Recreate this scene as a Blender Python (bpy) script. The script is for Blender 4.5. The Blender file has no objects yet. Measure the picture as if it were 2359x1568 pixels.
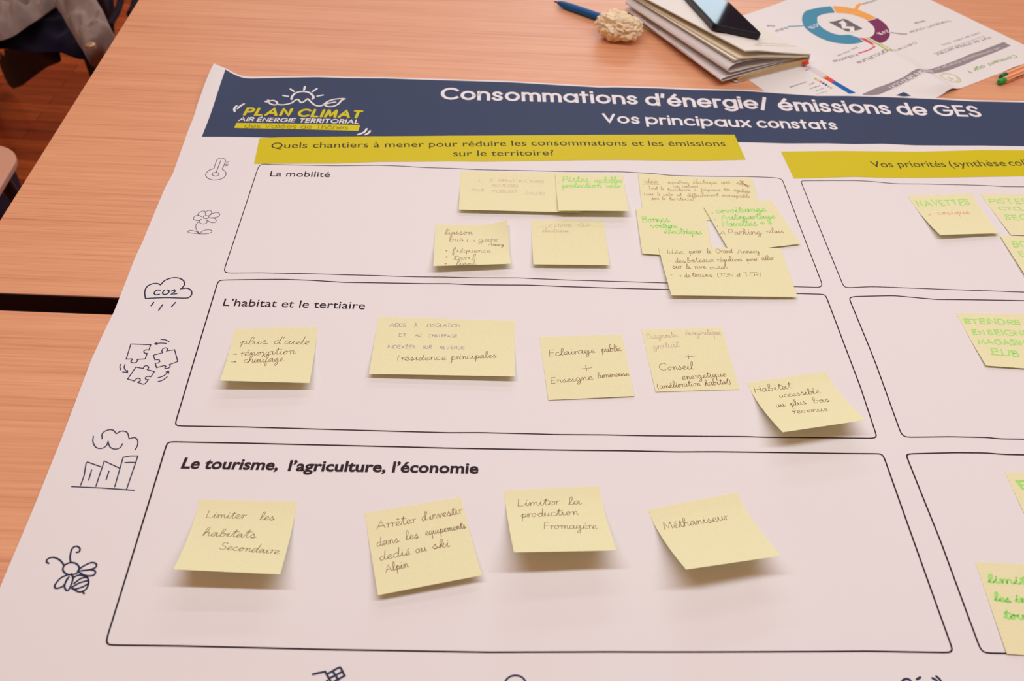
import bpy, bmesh, math, random
from mathutils import Vector, noise as mnoise
random.seed(7)
C = bpy.context.scene.collection
sc = bpy.context.scene
# ------------------------------------------------------------------ camera, world, lights, exposure
# all lengths below are millimetres, z = 0 on the table top; the floor is 740 lower
FPX, PITCH, ROLL, YAW, CAMH = 2137.095, 0.803305907, 0.0578825205, 0.0566663504, 611.811
TZ = 740.0
def W(x, y, z): return Vector((x * .001, y * .001, (z + TZ) * .001))
def cam_axes():
    cy, sy = math.cos(YAW), math.sin(YAW)
    f0 = Vector((sy, cy, 0)); r0 = Vector((cy, -sy, 0)); u0 = Vector((0, 0, 1))
    fw = f0 * math.cos(PITCH) - u0 * math.sin(PITCH); up = f0 * math.sin(PITCH) + u0 * math.cos(PITCH)
    return r0 * math.cos(ROLL) + up * math.sin(ROLL), -r0 * math.sin(ROLL) + up * math.cos(ROLL), fw
RX, UX, FX = cam_axes()
cd = bpy.data.cameras.new('camera'); cam = bpy.data.objects.new('camera', cd); C.objects.link(cam)
from mathutils import Matrix
m3 = Matrix((RX, UX, -FX)).transposed()
cam.matrix_world = Matrix.Translation(W(0, 0, CAMH)) @ m3.to_4x4()
cd.sensor_width = 36; cd.lens = FPX / 2359 * 36; cd.clip_start = .01
cd.dof.use_dof = True; cd.dof.focus_distance = .86; cd.dof.aperture_fstop = 8.5
sc.camera = cam
world = bpy.data.worlds.new('room_ambient'); sc.world = world; world.use_nodes = True
wn = world.node_tree; bg = wn.nodes['Background']; bg.inputs[1].default_value = 1.0
wt = wn.nodes.new('ShaderNodeTexCoord'); ws = wn.nodes.new('ShaderNodeSeparateXYZ'); wr = wn.nodes.new('ShaderNodeValToRGB')   # dim warm walls below, lighter ceiling above
wr.color_ramp.elements[0].position = .05; wr.color_ramp.elements[0].color = (.055, .034, .032, 1)
wr.color_ramp.elements[1].position = .75; wr.color_ramp.elements[1].color = (.42, .175, .070, 1)
wn.links.new(wt.outputs['Generated'], ws.inputs[0]); wn.links.new(ws.outputs['Z'], wr.inputs[0]); wn.links.new(wr.outputs[0], bg.inputs[0])
LC = (.88, .92, 1.0)
def area(name, x, y, z, sx, sy, power, col=LC, rot=(0, 0, 0)):
    l = bpy.data.lights.new(name, 'AREA'); l.shape = 'RECTANGLE'; l.size = sx * .001; l.size_y = sy * .001
    l.energy = power; l.color = col
    o = bpy.data.objects.new(name, l); C.objects.link(o); o.location = W(x, y, z); o.rotation_euler = rot
    return o
area('ceiling_tube_lamp', 300, 550, 1600, 2800, 110, 21.5)
area('ceiling_tube_lamp', 300, 2100, 1600, 2800, 110, 9)
area('ceiling_tube_lamp', 300, 3650, 1600, 2800, 110, 24)
area('window_daylight', 690, 4000, 600, 1200, 1500, 14, (.72, .9, 1.0), (math.radians(-90), 0, 0))
sc.view_settings.view_transform = 'Standard'; sc.view_settings.look = 'None'
sc.view_settings.exposure = 0.0; sc.view_settings.gamma = 1.0; sc.view_settings.use_curve_mapping = False

# ------------------------------------------------------------------ helpers
def lin(c):
    c /= 255.0
    return c / 12.92 if c <= .04045 else ((c + .055) / 1.055) ** 2.4
IL = (.96, .82, .82)
def alb(r, g, b): return tuple(min(.95, lin(v) / k) for v, k in zip((r, g, b), IL)) + (1,)
MATS = {}
def mat(name, rgb, rough=.6, spec=.3, metal=0, coat=0, var=0, vscale=(300, 300, 300), trans=0, bump=0, bscale=200, sheen=0):
    if name in MATS: return MATS[name]
    m = bpy.data.materials.new(name); m.use_nodes = True; nt = m.node_tree; b = nt.nodes['Principled BSDF']
    col = alb(*rgb)
    b.inputs['Base Color'].default_value = col; b.inputs['Roughness'].default_value = rough
    b.inputs['Specular IOR Level'].default_value = spec; b.inputs['Metallic'].default_value = metal
    b.inputs['Coat Weight'].default_value = coat; b.inputs['Coat Roughness'].default_value = .03
    b.inputs['Sheen Weight'].default_value = sheen
    tc = nt.nodes.new('ShaderNodeTexCoord')
    if var:
        mp = nt.nodes.new('ShaderNodeMapping'); mp.inputs['Scale'].default_value = vscale
        nz = nt.nodes.new('ShaderNodeTexNoise'); nz.inputs['Scale'].default_value = 1; nz.inputs['Detail'].default_value = 4
        rp = nt.nodes.new('ShaderNodeValToRGB')
        rp.color_ramp.elements[0].position = .3; rp.color_ramp.elements[1].position = .7
        rp.color_ramp.elements[0].color = tuple(v * (1 - var) for v in col[:3]) + (1,)
        rp.color_ramp.elements[1].color = tuple(min(.95, v * (1 + var)) for v in col[:3]) + (1,)
        nt.links.new(tc.outputs['Object'], mp.inputs[0]); nt.links.new(mp.outputs[0], nz.inputs['Vector'])
        nt.links.new(nz.outputs['Fac'], rp.inputs[0]); nt.links.new(rp.outputs[0], b.inputs['Base Color'])
    if bump:
        nb = nt.nodes.new('ShaderNodeTexNoise'); nb.inputs['Scale'].default_value = bscale; nb.inputs['Detail'].default_value = 5
        bp = nt.nodes.new('ShaderNodeBump'); bp.inputs['Strength'].default_value = bump; bp.inputs['Distance'].default_value = .001
        nt.links.new(tc.outputs['Object'], nb.inputs['Vector']); nt.links.new(nb.outputs['Fac'], bp.inputs['Height'])
        nt.links.new(bp.outputs[0], b.inputs['Normal'])
    if trans:
        tr = nt.nodes.new('ShaderNodeBsdfTranslucent'); tr.inputs[0].default_value = col
        mx = nt.nodes.new('ShaderNodeMixShader'); mx.inputs[0].default_value = trans
        out = nt.nodes['Material Output']
        nt.links.new(b.outputs[0], mx.inputs[1]); nt.links.new(tr.outputs[0], mx.inputs[2]); nt.links.new(mx.outputs[0], out.inputs[0])
    MATS[name] = m
    return m
def wood_table():
    m = bpy.data.materials.new('beech_laminate'); m.use_nodes = True; nt = m.node_tree; b = nt.nodes['Principled BSDF']
    L = nt.links.new; N = nt.nodes.new
    tc = N('ShaderNodeTexCoord'); mp = N('ShaderNodeMapping'); mp.inputs['Rotation'].default_value = (0, 0, math.radians(1.65))
    L(tc.outputs['Object'], mp.inputs[0])
    def ns(sx, sy, det, dist=0):
        k = N('ShaderNodeVectorMath'); k.operation = 'MULTIPLY'; k.inputs[1].default_value = (sx, sy, 1)
        n = N('ShaderNodeTexNoise'); n.inputs['Scale'].default_value = 1; n.inputs['Detail'].default_value = det; n.inputs['Distortion'].default_value = dist
        L(mp.outputs[0], k.inputs[0]); L(k.outputs[0], n.inputs['Vector']); return n.outputs['Fac']
    def mul(a, f):
        k = N('ShaderNodeMath'); k.operation = 'MULTIPLY'; L(a, k.inputs[0]); k.inputs[1].default_value = f; return k.outputs[0]
    def add(a, c):
        k = N('ShaderNodeMath'); L(a, k.inputs[0]); L(c, k.inputs[1]); return k.outputs[0]
    f = add(add(mul(ns(4, 300, 3, .4), .46), mul(ns(8, 800, 2), .42)), mul(ns(1.6, 40, 2, .5), .22))
    rp = N('ShaderNodeValToRGB'); cr = rp.color_ramp
    cr.elements[0].position = .36; cr.elements[0].color = alb(201, 123, 90)
    cr.elements[1].position = .76; cr.elements[1].color = alb(236, 168, 127)
    e = cr.elements.new(.53); e.color = alb(223, 149, 110)
    L(f, rp.inputs[0]); L(rp.outputs[0], b.inputs['Base Color'])
    b.inputs['Roughness'].default_value = .40; b.inputs['Specular IOR Level'].default_value = .6
    return m
def parquet():
    m = bpy.data.materials.new('parquet_floor'); m.use_nodes = True; nt = m.node_tree; b = nt.nodes['Principled BSDF']
    L = nt.links.new; N = nt.nodes.new
    tc = N('ShaderNodeTexCoord'); mp = N('ShaderNodeMapping'); mp.inputs['Rotation'].default_value = (0, 0, math.radians(4))
    L(tc.outputs['Object'], mp.inputs[0])
    br = N('ShaderNodeTexBrick'); br.offset = .37; br.inputs['Scale'].default_value = 1
    br.inputs['Brick Width'].default_value = .42; br.inputs['Row Height'].default_value = .04; br.inputs['Mortar Size'].default_value = .0012
    br.inputs['Color1'].default_value = alb(150, 58, 26); br.inputs['Color2'].default_value = alb(196, 92, 40); br.inputs['Mortar'].default_value = alb(96, 36, 20)
    br.inputs['Bias'].default_value = -.1
    L(mp.outputs[0], br.inputs['Vector'])
    k = N('ShaderNodeVectorMath'); k.operation = 'MULTIPLY'; k.inputs[1].default_value = (6, 90, 1); L(mp.outputs[0], k.inputs[0])
    n = N('ShaderNodeTexNoise'); n.inputs['Scale'].default_value = 1; n.inputs['Detail'].default_value = 4; L(k.outputs[0], n.inputs['Vector'])
    rp = N('ShaderNodeValToRGB'); rp.color_ramp.elements[0].color = (.72, .68, .68, 1); rp.color_ramp.elements[1].color = (1.25, 1.25, 1.3, 1)
    rp.color_ramp.elements[0].position = .3; rp.color_ramp.elements[1].position = .7
    L(n.outputs['Fac'], rp.inputs[0])
    mx = N('ShaderNodeMixRGB'); mx.blend_type = 'MULTIPLY'; mx.inputs[0].default_value = 1
    L(br.outputs['Color'], mx.inputs[1]); L(rp.outputs[0], mx.inputs[2]); L(mx.outputs[0], b.inputs['Base Color'])
    b.inputs['Roughness'].default_value = .33; b.inputs['Specular IOR Level'].default_value = .4
    return m

def obj(name, verts, faces, m, parent=None, smooth=False, loc=None):
    """verts in mm; relative to the parent's base point (an Empty) or to loc"""
    base = Vector((0, 0, 0))
    pr = parent
    while pr is not None: base += Vector(pr.location); pr = pr.parent
    own = W(*loc) if loc else Vector((0, 0, 0))
    me = bpy.data.meshes.new(name)
    me.from_pydata([tuple(W(*v) - base - own) for v in verts], [], faces); me.update()
    if isinstance(m, (list, tuple)):
        for k in m: me.materials.append(k)
    else: me.materials.append(m)
    if smooth:
        for p in me.polygons: p.use_smooth = True
    o = bpy.data.objects.new(name, me); C.objects.link(o)
    if parent: o.parent = parent
    o.location = own
    return o
def thing(name, label, cat, loc, group=None):
    o = bpy.data.objects.new(name, None); C.objects.link(o); o.location = W(*loc); o.empty_display_size = .02
    return tag(o, label, cat, group)
def tag(o, label=None, cat=None, group=None, kind=None):
    if label: o['label'] = label
    if cat: o['category'] = cat
    if group: o['group'] = group
    if kind: o['kind'] = kind
    return o
def smooth_by_angle(o, a=35):
    for p in o.data.polygons: p.use_smooth = True
    o.data.set_sharp_from_angle(angle=math.radians(a))
def bevel(o, w, seg=3, ang=30):
    md = o.modifiers.new('bevel', 'BEVEL'); md.width = w * .001; md.segments = seg; md.limit_method = 'ANGLE'; md.angle_limit = math.radians(ang)
    return o
def box(v0, v1):
    (x0, y0, z0), (x1, y1, z1) = v0, v1
    return ([(x0, y0, z0), (x1, y0, z0), (x1, y1, z0), (x0, y1, z0), (x0, y0, z1), (x1, y0, z1), (x1, y1, z1), (x0, y1, z1)],
            [(0, 3, 2, 1), (4, 5, 6, 7), (0, 1, 5, 4), (1, 2, 6, 5), (2, 3, 7, 6), (3, 0, 4, 7)])
def prism_on(o0, a, b, c, la, lb, lc):
    """box with corner o0 and unit axes a, b, c"""
    v = []
    for k in (0, lc):
        for (i, j) in ((0, 0), (la, 0), (la, lb), (0, lb)): v.append(tuple(o0 + a * i + b * j + c * k))
    return v, [(0, 3, 2, 1), (4, 5, 6, 7), (0, 1, 5, 4), (1, 2, 6, 5), (2, 3, 7, 6), (3, 0, 4, 7)]
def tube(path, rads, n=12, cap=True):
    path = [Vector(q) for q in path]
    if not isinstance(rads, (list, tuple)): rads = [rads] * len(path)
    V, F = [], []; ref = None
    for i, q in enumerate(path):
        t = (path[min(i + 1, len(path) - 1)] - path[max(i - 1, 0)]).normalized()
        if ref is None: ref = t.orthogonal().normalized()
        a = (ref - t * ref.dot(t)).normalized(); ref = a; b = t.cross(a)
        for k in range(n):
            th = 2 * math.pi * k / n; V.append(tuple(q + (a * math.cos(th) + b * math.sin(th)) * rads[i]))
    for i in range(len(path) - 1):
        for k in range(n): F.append((i * n + k, i * n + (k + 1) % n, (i + 1) * n + (k + 1) % n, (i + 1) * n + k))
    if cap: F.append(tuple(range(n))[::-1]); F.append(tuple((len(path) - 1) * n + k for k in range(n)))
    return V, F
def merge(parts):
    V, F = [], []
    for v, f in parts:
        o = len(V); V += v; F += [tuple(i + o for i in q) for q in f]
    return V, F

CAMP = Vector((0, 0, CAMH))
def ray(px): return (RX * ((px[0] - 1179.5) / FPX) - UX * ((px[1] - 784.0) / FPX) + FX)
def P(px, z=0.0):
    d = ray(px); t = (z - CAMH) / d.z
    return CAMP + d * t
def on_plane(px, q, n):
    d = ray(px); return CAMP + d * ((q - CAMP).dot(n) / d.dot(n))
def project(v):
    d = Vector(v) - CAMP; k = d.dot(FX)
    return (1179.5 + d.dot(RX) / k * FPX, 784.0 - d.dot(UX) / k * FPX)
def Z(ox, oy, s, pts): return [(ox + x / s, oy + y / s) for x, y in pts]     # reads points measured on an enlarged view

# ---- surfaces: a sheet with its own flat coordinates (s right, t up, mm) and its shape in space
class Field:
    def __init__(self, f): self.f = f
    def frompx(self, px):
        z = 0.0
        for _ in range(25):
            q = P(px, z); z = .5 * z + .5 * self.f(q.x, q.y)
        q = P(px, z)
        return Vector((q.x, q.y))
    def at(self, s, t, off): return (s, t, self.f(s, t) + off)
class Note:
    def __init__(self, TL, TR, BR, BL, w, h, base, g=1.7, bumps=()):
        self.c = (TL, TR, BR, BL); self.w, self.h, self.base, self.g, self.bumps = w, h, base, g, bumps
    def p(self, u, v):
        TL, TR, BR, BL = self.c
        q = TL * ((1 - u) * (1 - v)) + TR * (u * (1 - v)) + BR * (u * v) + BL * ((1 - u) * v)
        vv = max(0.0, (v - .12) / .88) if v < 1 else v
        z = ((1 - u) * BL.z + u * BR.z) * (max(0, vv) ** self.g)
        for b in self.bumps: z += b(u, v)
        return Vector((q.x, q.y, z + self.base + zposter(q.x, q.y)))
    def frompx(self, px):
        u, v = .5, .5
        for _ in range(14):
            a = project(self.p(u, v)); e = 1e-3
            b = project(self.p(u + e, v)); c = project(self.p(u, v + e))
            j = ((b[0] - a[0]) / e, (c[0] - a[0]) / e, (b[1] - a[1]) / e, (c[1] - a[1]) / e)
            dt = j[0] * j[3] - j[1] * j[2]; dx, dy = px[0] - a[0], px[1] - a[1]
            u += max(-.5, min(.5, (j[3] * dx - j[1] * dy) / dt)); v += max(-.5, min(.5, (-j[2] * dx + j[0] * dy) / dt))
        return Vector((u * self.w, -v * self.h))
    def at(self, s, t, off):
        u, v = s / self.w, -t / self.h
        q = self.p(u, v); n = (self.p(u + .01, v) - q).cross(self.p(u, v - .01) - q).normalized()
        return tuple(q + n * off)

def resample(pts, n):
    pts = [Vector(q) for q in pts]; L = [0]
    for a, b in zip(pts, pts[1:]): L.append(L[-1] + (b - a).length)
    out = []; k = 0
    for i in range(n):
        d = L[-1] * i / (n - 1)
        while k < len(L) - 2 and L[k + 1] < d: k += 1
        sg = L[k + 1] - L[k]; f = (d - L[k]) / sg if sg > 1e-9 else 0
        out.append(pts[k].lerp(pts[k + 1], min(1, max(0, f))))
    return out
def catmull(pts, n=6, closed=False):
    pts = [Vector(q) for q in pts]; N = len(pts)
    if N < 3: return pts
    out = []; rng = range(N if closed else N - 1)
    for i in rng:
        p1, p2 = pts[i], pts[(i + 1) % N]
        p0 = pts[i - 1] if (i or closed) else p1 * 2 - p2
        p3 = pts[(i + 2) % N] if (i + 2 < N or closed) else p2 * 2 - p1
        for k in range(n):
            t = k / n
            out.append(.5 * ((2 * p1) + (p2 - p0) * t + (2 * p0 - 5 * p1 + 4 * p2 - p3) * t * t + (3 * p1 - p0 - 3 * p2 + p3) * t ** 3))
    out.append(pts[0] if closed else pts[-1])
    return out
class Ink:
    """collects flat marks on one surface and builds them as one mesh just above it"""
    def __init__(self, surf, off=.15): self.s, self.off, self.V, self.F = surf, off, [], []
    def add(self, v2, f, dz=0):
        o = len(self.V); self.V += [self.s.at(q[0], q[1], self.off + dz) for q in v2]; self.F += [tuple(i + o for i in k) for k in f]
    def ribbon(self, pts, w, cap='round', step=6):
        q = [Vector(pts[0])]
        for p in pts[1:]:
            p = Vector(p); d = (p - q[-1]).length
            if d < 1e-4: continue
            k = max(1, int(d / step)); a = q[-1].copy()
            for i in range(1, k + 1): q.append(a.lerp(p, i / k))
        if len(q) < 2:
            v = [q[0] + Vector((math.cos(6.2832 * k / 10), math.sin(6.2832 * k / 10))) * w / 2 for k in range(10)]
            self.add(v, [tuple(range(10))]); return
        if cap == 'square':
            d = (q[0] - q[1]).normalized(); q[0] = q[0] + d * w / 2; d = (q[-1] - q[-2]).normalized(); q[-1] = q[-1] + d * w / 2
        v, f = [], []; h = w / 2
        for i, p in enumerate(q):
            d0 = (p - q[i - 1]).normalized() if i else None; d1 = (q[i + 1] - p).normalized() if i < len(q) - 1 else None
            if d0 is None: d0 = d1
            if d1 is None: d1 = d0
            n0 = Vector((-d0.y, d0.x)); n1 = Vector((-d1.y, d1.x)); mm = n0 + n1
            if mm.length < .5:                       # sharp turn: close this piece and start another
                v += [p + n0 * h, p - n0 * h]; v += [p + n1 * h, p - n1 * h]
                b = len(v) - 4
                if i: f.append((b - 2, b, b + 1, b - 1))
                dv = [p + Vector((math.cos(6.2832 * k / 8), math.sin(6.2832 * k / 8))) * h for k in range(8)]
                self.add(dv, [tuple(range(8))])
                continue
            mm.normalize(); k = min(1.6, 1 / max(.3, mm.dot(n0)))
            v += [p + mm * h * k, p - mm * h * k]; b = len(v) - 2
            if i: f.append((b - 2, b, b + 1, b - 1))
        f = [(a, d, c, b2) for a, b2, c, d in f]
        self.add(v, f)
        if cap == 'round':
            for p in (q[0], q[-1]):
                self.add([p + Vector((math.cos(6.2832 * k / 8), math.sin(6.2832 * k / 8))) * h for k in range(8)], [tuple(range(8))])
    def pxline(self, px, w, smooth=5, closed=False, cap='round'):
        pts = [self.s.frompx(q) for q in px]
        if smooth: pts = catmull(pts, smooth, closed)
        self.ribbon(pts, w, cap)
    def rounded(self, px, w, r, closed):
        p = [self.s.frompx(q) for q in px]; out = [] if closed else [p[0]]; N = len(p)
        for i in (range(N) if closed else range(1, N - 1)):
            a, q, b = p[i - 1], p[i], p[(i + 1) % N]
            pa = q + (a - q) * min(.48, r / max(1e-6, (a - q).length)); pb = q + (b - q) * min(.48, r / max(1e-6, (b - q).length))
            out += [pa * (1 - t) ** 2 + q * (2 * t * (1 - t)) + pb * t * t for t in (0, .25, .5, .75, 1)]
        if closed: out.append(out[0])
        else: out.append(p[-1])
        self.ribbon(out, w)
    def strip(self, A, B, n=24, m=3, px=True):
        if px: A = [self.s.frompx(q) for q in A]; B = [self.s.frompx(q) for q in B]
        A = resample(A, n); B = resample(B, n)
        v = [A[i].lerp(B[i], j / m) for j in range(m + 1) for i in range(n)]
        f = [(j * n + i, (j + 1) * n + i, (j + 1) * n + i + 1, j * n + i + 1) for j in range(m) for i in range(n - 1)]
        self.add(v, f)
    def build(self, name, m, parent, label=None):
        # face everything upwards
        me = obj(name, self.V, self.F, m, parent)
        if label: me['label'] = label
        return me
    # ---- text
    def frame(self, p0, p1, hpx):
        S, E = self.s.frompx(p0), self.s.frompx(p1)
        T = self.s.frompx((p0[0], p0[1] - hpx))
        d = (E - S); n = Vector((-d.y, d.x)).normalized()
        return S, d, n * (T - S).dot(n)
    def outline(self, text, p0, p1, hpx, bold=0, slant=0):
        """printed lettering from the built-in outline font, fitted between two baseline points"""
        cu = bpy.data.curves.new('lettering', 'FONT'); cu.body = text; cu.offset = bold; cu.resolution_u = 3
        to = bpy.data.objects.new('lettering', cu); C.objects.link(to)
        me = bpy.data.meshes.new_from_object(to.evaluated_get(bpy.context.evaluated_depsgraph_get()))
        vs = [v.co.copy() for v in me.vertices]; fs = [tuple(p.vertices) for p in me.polygons]
        bpy.data.objects.remove(to); bpy.data.curves.remove(cu); bpy.data.meshes.remove(me)
        x0 = min(v.x for v in vs); x1 = max(v.x for v in vs)
        S, d, n = self.frame(p0, p1, hpx)
        self.add([S + d * ((v.x - x0 + slant * v.y) / (x1 - x0)) + n * (v.y / .70) for v in vs], fs)
    def strokes(self, text, p0, p1, hpx, font='G', w=None, wpx=None, slant=0, cap='round', jit=0, step=6):
        """single-stroke lettering: font G geometric capitals/lower case (h = cap height), H joined handwriting (h = x-height)"""
        S, d, n = self.frame(p0, p1, hpx)
        if font == 'G': st, adv = layout_G(text, w or 8, jit); H = 100.0 + (w or 8) * (cap != 'none'); lift = (w or 8) / 2
        else: st, adv = layout_H(text, jit); H = 10.0; lift = 0
        L = n.length; width = (w / H * L) if w else wpx
        e = (w or 8) / 2 if font == 'G' else 0
        for pts in st:
            ln = [S + d * ((x + e + slant * y) / (adv + 2 * e)) + n * ((y + lift) / H) for x, y in pts]
            if isinstance(self.s, Note) and max(q.x for q in ln) > self.s.w - .6: continue      # nobody writes past the note's edge
            self.ribbon(ln, width, cap, step)

# ---- font G : geometric letters, cap height 100, x-height 72
def arc(cx, cy, rx, ry, a0, a1, n=14):
    return [(cx + rx * math.cos(math.radians(a0 + (a1 - a0) * i / n)), cy + ry * math.sin(math.radians(a0 + (a1 - a0) * i / n))) for i in range(n + 1)]
def sm(pts, n=5): return [tuple(q) for q in catmull([Vector(q) for q in pts], n)]
O_ = lambda cx=35: arc(cx, 36, 35, 36, 0, 360, 22)
S_ = lambda w, h: sm([(w * .93, h * .83), (w * .72, h * .97), (w * .45, h), (w * .14, h * .9), (w * .08, h * .71), (w * .3, h * .56), (w * .7, h * .45), (w * .95, h * .3), (w * .88, h * .08), (w * .5, 0), (w * .2, h * .04), (0, h * .18)])
G = {
 'a': (70, [O_(), [(70, 72), (70, 0)]]), 'b': (70, [O_(), [(0, 104), (0, 0)]]), 'c': (60, [arc(36, 36, 36, 36, 48, 312, 18)]),
 'd': (70, [O_(), [(70, 104), (70, 0)]]), 'e': (71, [[(1, 35), (70, 35)] + arc(36, 36, 35, 36, 0, 318, 20)]),
 'f': (34, [[(0, 72), (34, 72)], [(12, 0), (12, 82)] + arc(30, 82, 18, 22, 180, 100, 8)]),
 'g': (70, [O_(), [(70, 72), (70, -4)] + arc(36, -4, 34, 24, 0, -150, 12)]),
 'h': (56, [[(0, 104), (0, 0)], [(0, 40)] + arc(28, 44, 28, 28, 170, 0, 12) + [(56, 0)]]), 'i': (0, [[(0, 72), (0, 0)], [(0, 100), (0, 101)]]),
 'j': (8, [[(8, 72), (8, -12), (0, -26)], [(8, 100), (8, 101)]]), 'k': (52, [[(0, 104), (0, 0)], [(48, 72), (0, 28)], [(16, 42), (52, 0)]]), 'l': (0, [[(0, 104), (0, 0)]]),
 'm': (94, [[(0, 72), (0, 0)], [(0, 40)] + arc(23.5, 46, 23.5, 26, 170, 0, 10) + [(47, 0)], [(47, 44)] + arc(70.5, 46, 23.5, 26, 170, 0, 10) + [(94, 0)]]),
 'n': (56, [[(0, 72), (0, 0)], [(0, 40)] + arc(28, 44, 28, 28, 170, 0, 12) + [(56, 0)]]), 'o': (71, [O_(36)]),
 'p': (70, [O_(), [(0, 72), (0, -30)]]), 'q': (70, [O_(), [(70, 72), (70, -30)]]), 'r': (30, [[(0, 72), (0, 0)], [(0, 42)] + arc(26, 44, 26, 28, 170, 75, 8)]),
 's': (46, [S_(46, 72)]), 't': (34, [[(14, 98), (14, 0)], [(0, 72), (34, 72)]]), 'u': (56, [[(0, 72), (0, 28)] + arc(28, 28, 28, 28, 180, 360, 12) + [(56, 72)], [(56, 72), (56, 0)]]),
 'v': (60, [[(0, 72), (30, 0), (60, 72)]]), 'w': (92, [[(0, 72), (24, 0), (46, 72), (68, 0), (92, 72)]]), 'x': (56, [[(0, 72), (56, 0)], [(56, 72), (0, 0)]]),
 'y': (58, [[(0, 72), (30, 0)], [(58, 72), (18, -30)]]), 'z': (50, [[(0, 72), (50, 72), (0, 0), (50, 0)]]),
 'A': (84, [[(0, 0), (42, 100), (84, 0)], [(15, 34), (69, 34)]]), 'B': (58, [[(0, 0), (0, 100), (30, 100)] + arc(30, 77, 24, 23, 90, -90, 8) + [(0, 54), (32, 54)] + arc(32, 27, 26, 27, 90, -90, 8) + [(0, 0)]]),
 'C': (86, [arc(50, 50, 50, 50, 45, 315, 22)]), 'D': (74, [[(0, 0), (0, 100), (26, 100)] + arc(26, 50, 48, 50, 90, -90, 14) + [(0, 0)]]),
 'E': (50, [[(50, 100), (0, 100), (0, 0), (50, 0)], [(0, 52), (46, 52)]]), 'F': (48, [[(48, 100), (0, 100), (0, 0)], [(0, 52), (42, 52)]]),
 'G': (98, [arc(50, 50, 50, 50, 42, 360, 24) + [(58, 50)]]), 'H': (66, [[(0, 0), (0, 100)], [(66, 0), (66, 100)], [(0, 52), (66, 52)]]), 'I': (0, [[(0, 0), (0, 100)]]),
 'J': (36, [[(36, 100), (36, 26)] + arc(18, 24, 18, 24, 0, -150, 8)]), 'K': (60, [[(0, 0), (0, 100)], [(56, 100), (0, 44)], [(18, 60), (60, 0)]]), 'L': (46, [[(0, 100), (0, 0), (46, 0)]]),
 'M': (84, [[(0, 0), (10, 100), (42, 14), (74, 100), (84, 0)]]), 'N': (66, [[(0, 0), (0, 100), (66, 0), (66, 100)]]), 'O': (100, [arc(50, 50, 50, 50, 0, 360, 28)]),
 'P': (54, [[(0, 0), (0, 100), (28, 100)] + arc(28, 73, 26, 27, 90, -90, 10) + [(0, 46)]]), 'Q': (100, [arc(50, 50, 50, 50, 0, 360, 28), [(60, 26), (92, -4)]]),
 'R': (56, [[(0, 0), (0, 100), (28, 100)] + arc(28, 74, 26, 26, 90, -90, 10) + [(0, 48)], [(24, 48), (56, 0)]]), 'S': (58, [S_(58, 100)]), 'T': (60, [[(0, 100), (60, 100)], [(30, 100), (30, 0)]]),
 'U': (66, [[(0, 100), (0, 34)] + arc(33, 34, 33, 34, 180, 360, 12) + [(66, 100)]]), 'V': (76, [[(0, 100), (38, 0), (76, 100)]]), 'W': (110, [[(0, 100), (28, 0), (55, 100), (82, 0), (110, 100)]]),
 'X': (66, [[(0, 100), (66, 0)], [(66, 100), (0, 0)]]), 'Y': (66, [[(0, 100), (33, 48), (66, 100)], [(33, 48), (33, 0)]]), 'Z': (60, [[(0, 100), (60, 100), (0, 0), (60, 0)]]),
 '/': (34, [[(0, -8), (34, 104)]]), "'": (6, [[(6, 104), (2, 80)]]), '+': (60, [[(0, 36), (60, 36)], [(30, 66), (30, 6)]]), '-': (36, [[(0, 36), (36, 36)]]), '.': (0, [[(0, 0), (0, 1)]]),
 ':': (0, [[(0, 0), (0, 1)], [(0, 56), (0, 57)]]), '?': (44, [arc(22, 80, 22, 22, 170, -60, 10) + [(22, 44), (22, 28)], [(22, 0), (22, 1)]]), '(': (18, [arc(40, 42, 40, 70, 130, 230, 10)]), ')': (18, [arc(-22, 42, 40, 70, 50, -50, 10)]),
 '>': (60, [[(0, 36), (60, 36)], [(38, 56), (60, 36), (38, 16)]]), '%': (90, [arc(20, 80, 18, 20, 0, 360, 10), arc(70, 20, 18, 20, 0, 360, 10), [(70, 100), (20, 0)]]),
 '0': (56, [arc(28, 50, 28, 50, 0, 360, 20)]), '1': (24, [[(0, 82), (24, 100), (24, 0)]]), '2': (54, [arc(27, 72, 27, 28, 170, -30, 10) + [(0, 0), (54, 0)]]), '3': (50, [arc(24, 76, 24, 24, 150, -90, 10) + arc(24, 26, 26, 26, 90, -150, 10)]),
 '4': (60, [[(46, 0), (46, 100), (0, 30), (60, 30)]]), '5': (52, [[(46, 100), (8, 100), (4, 56)] + arc(24, 32, 28, 32, 110, -140, 12)]), '6': (54, [[(38, 100), (8, 50)] + arc(27, 30, 27, 30, 150, -210, 16)]),
}
ACC = {'é': ('e', 1), 'è': ('e', 2), 'ê': ('e', 3), 'à': ('a', 2), 'ô': ('o', 3), 'É': ('E', 1), 'À': ('A', 2)}
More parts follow.
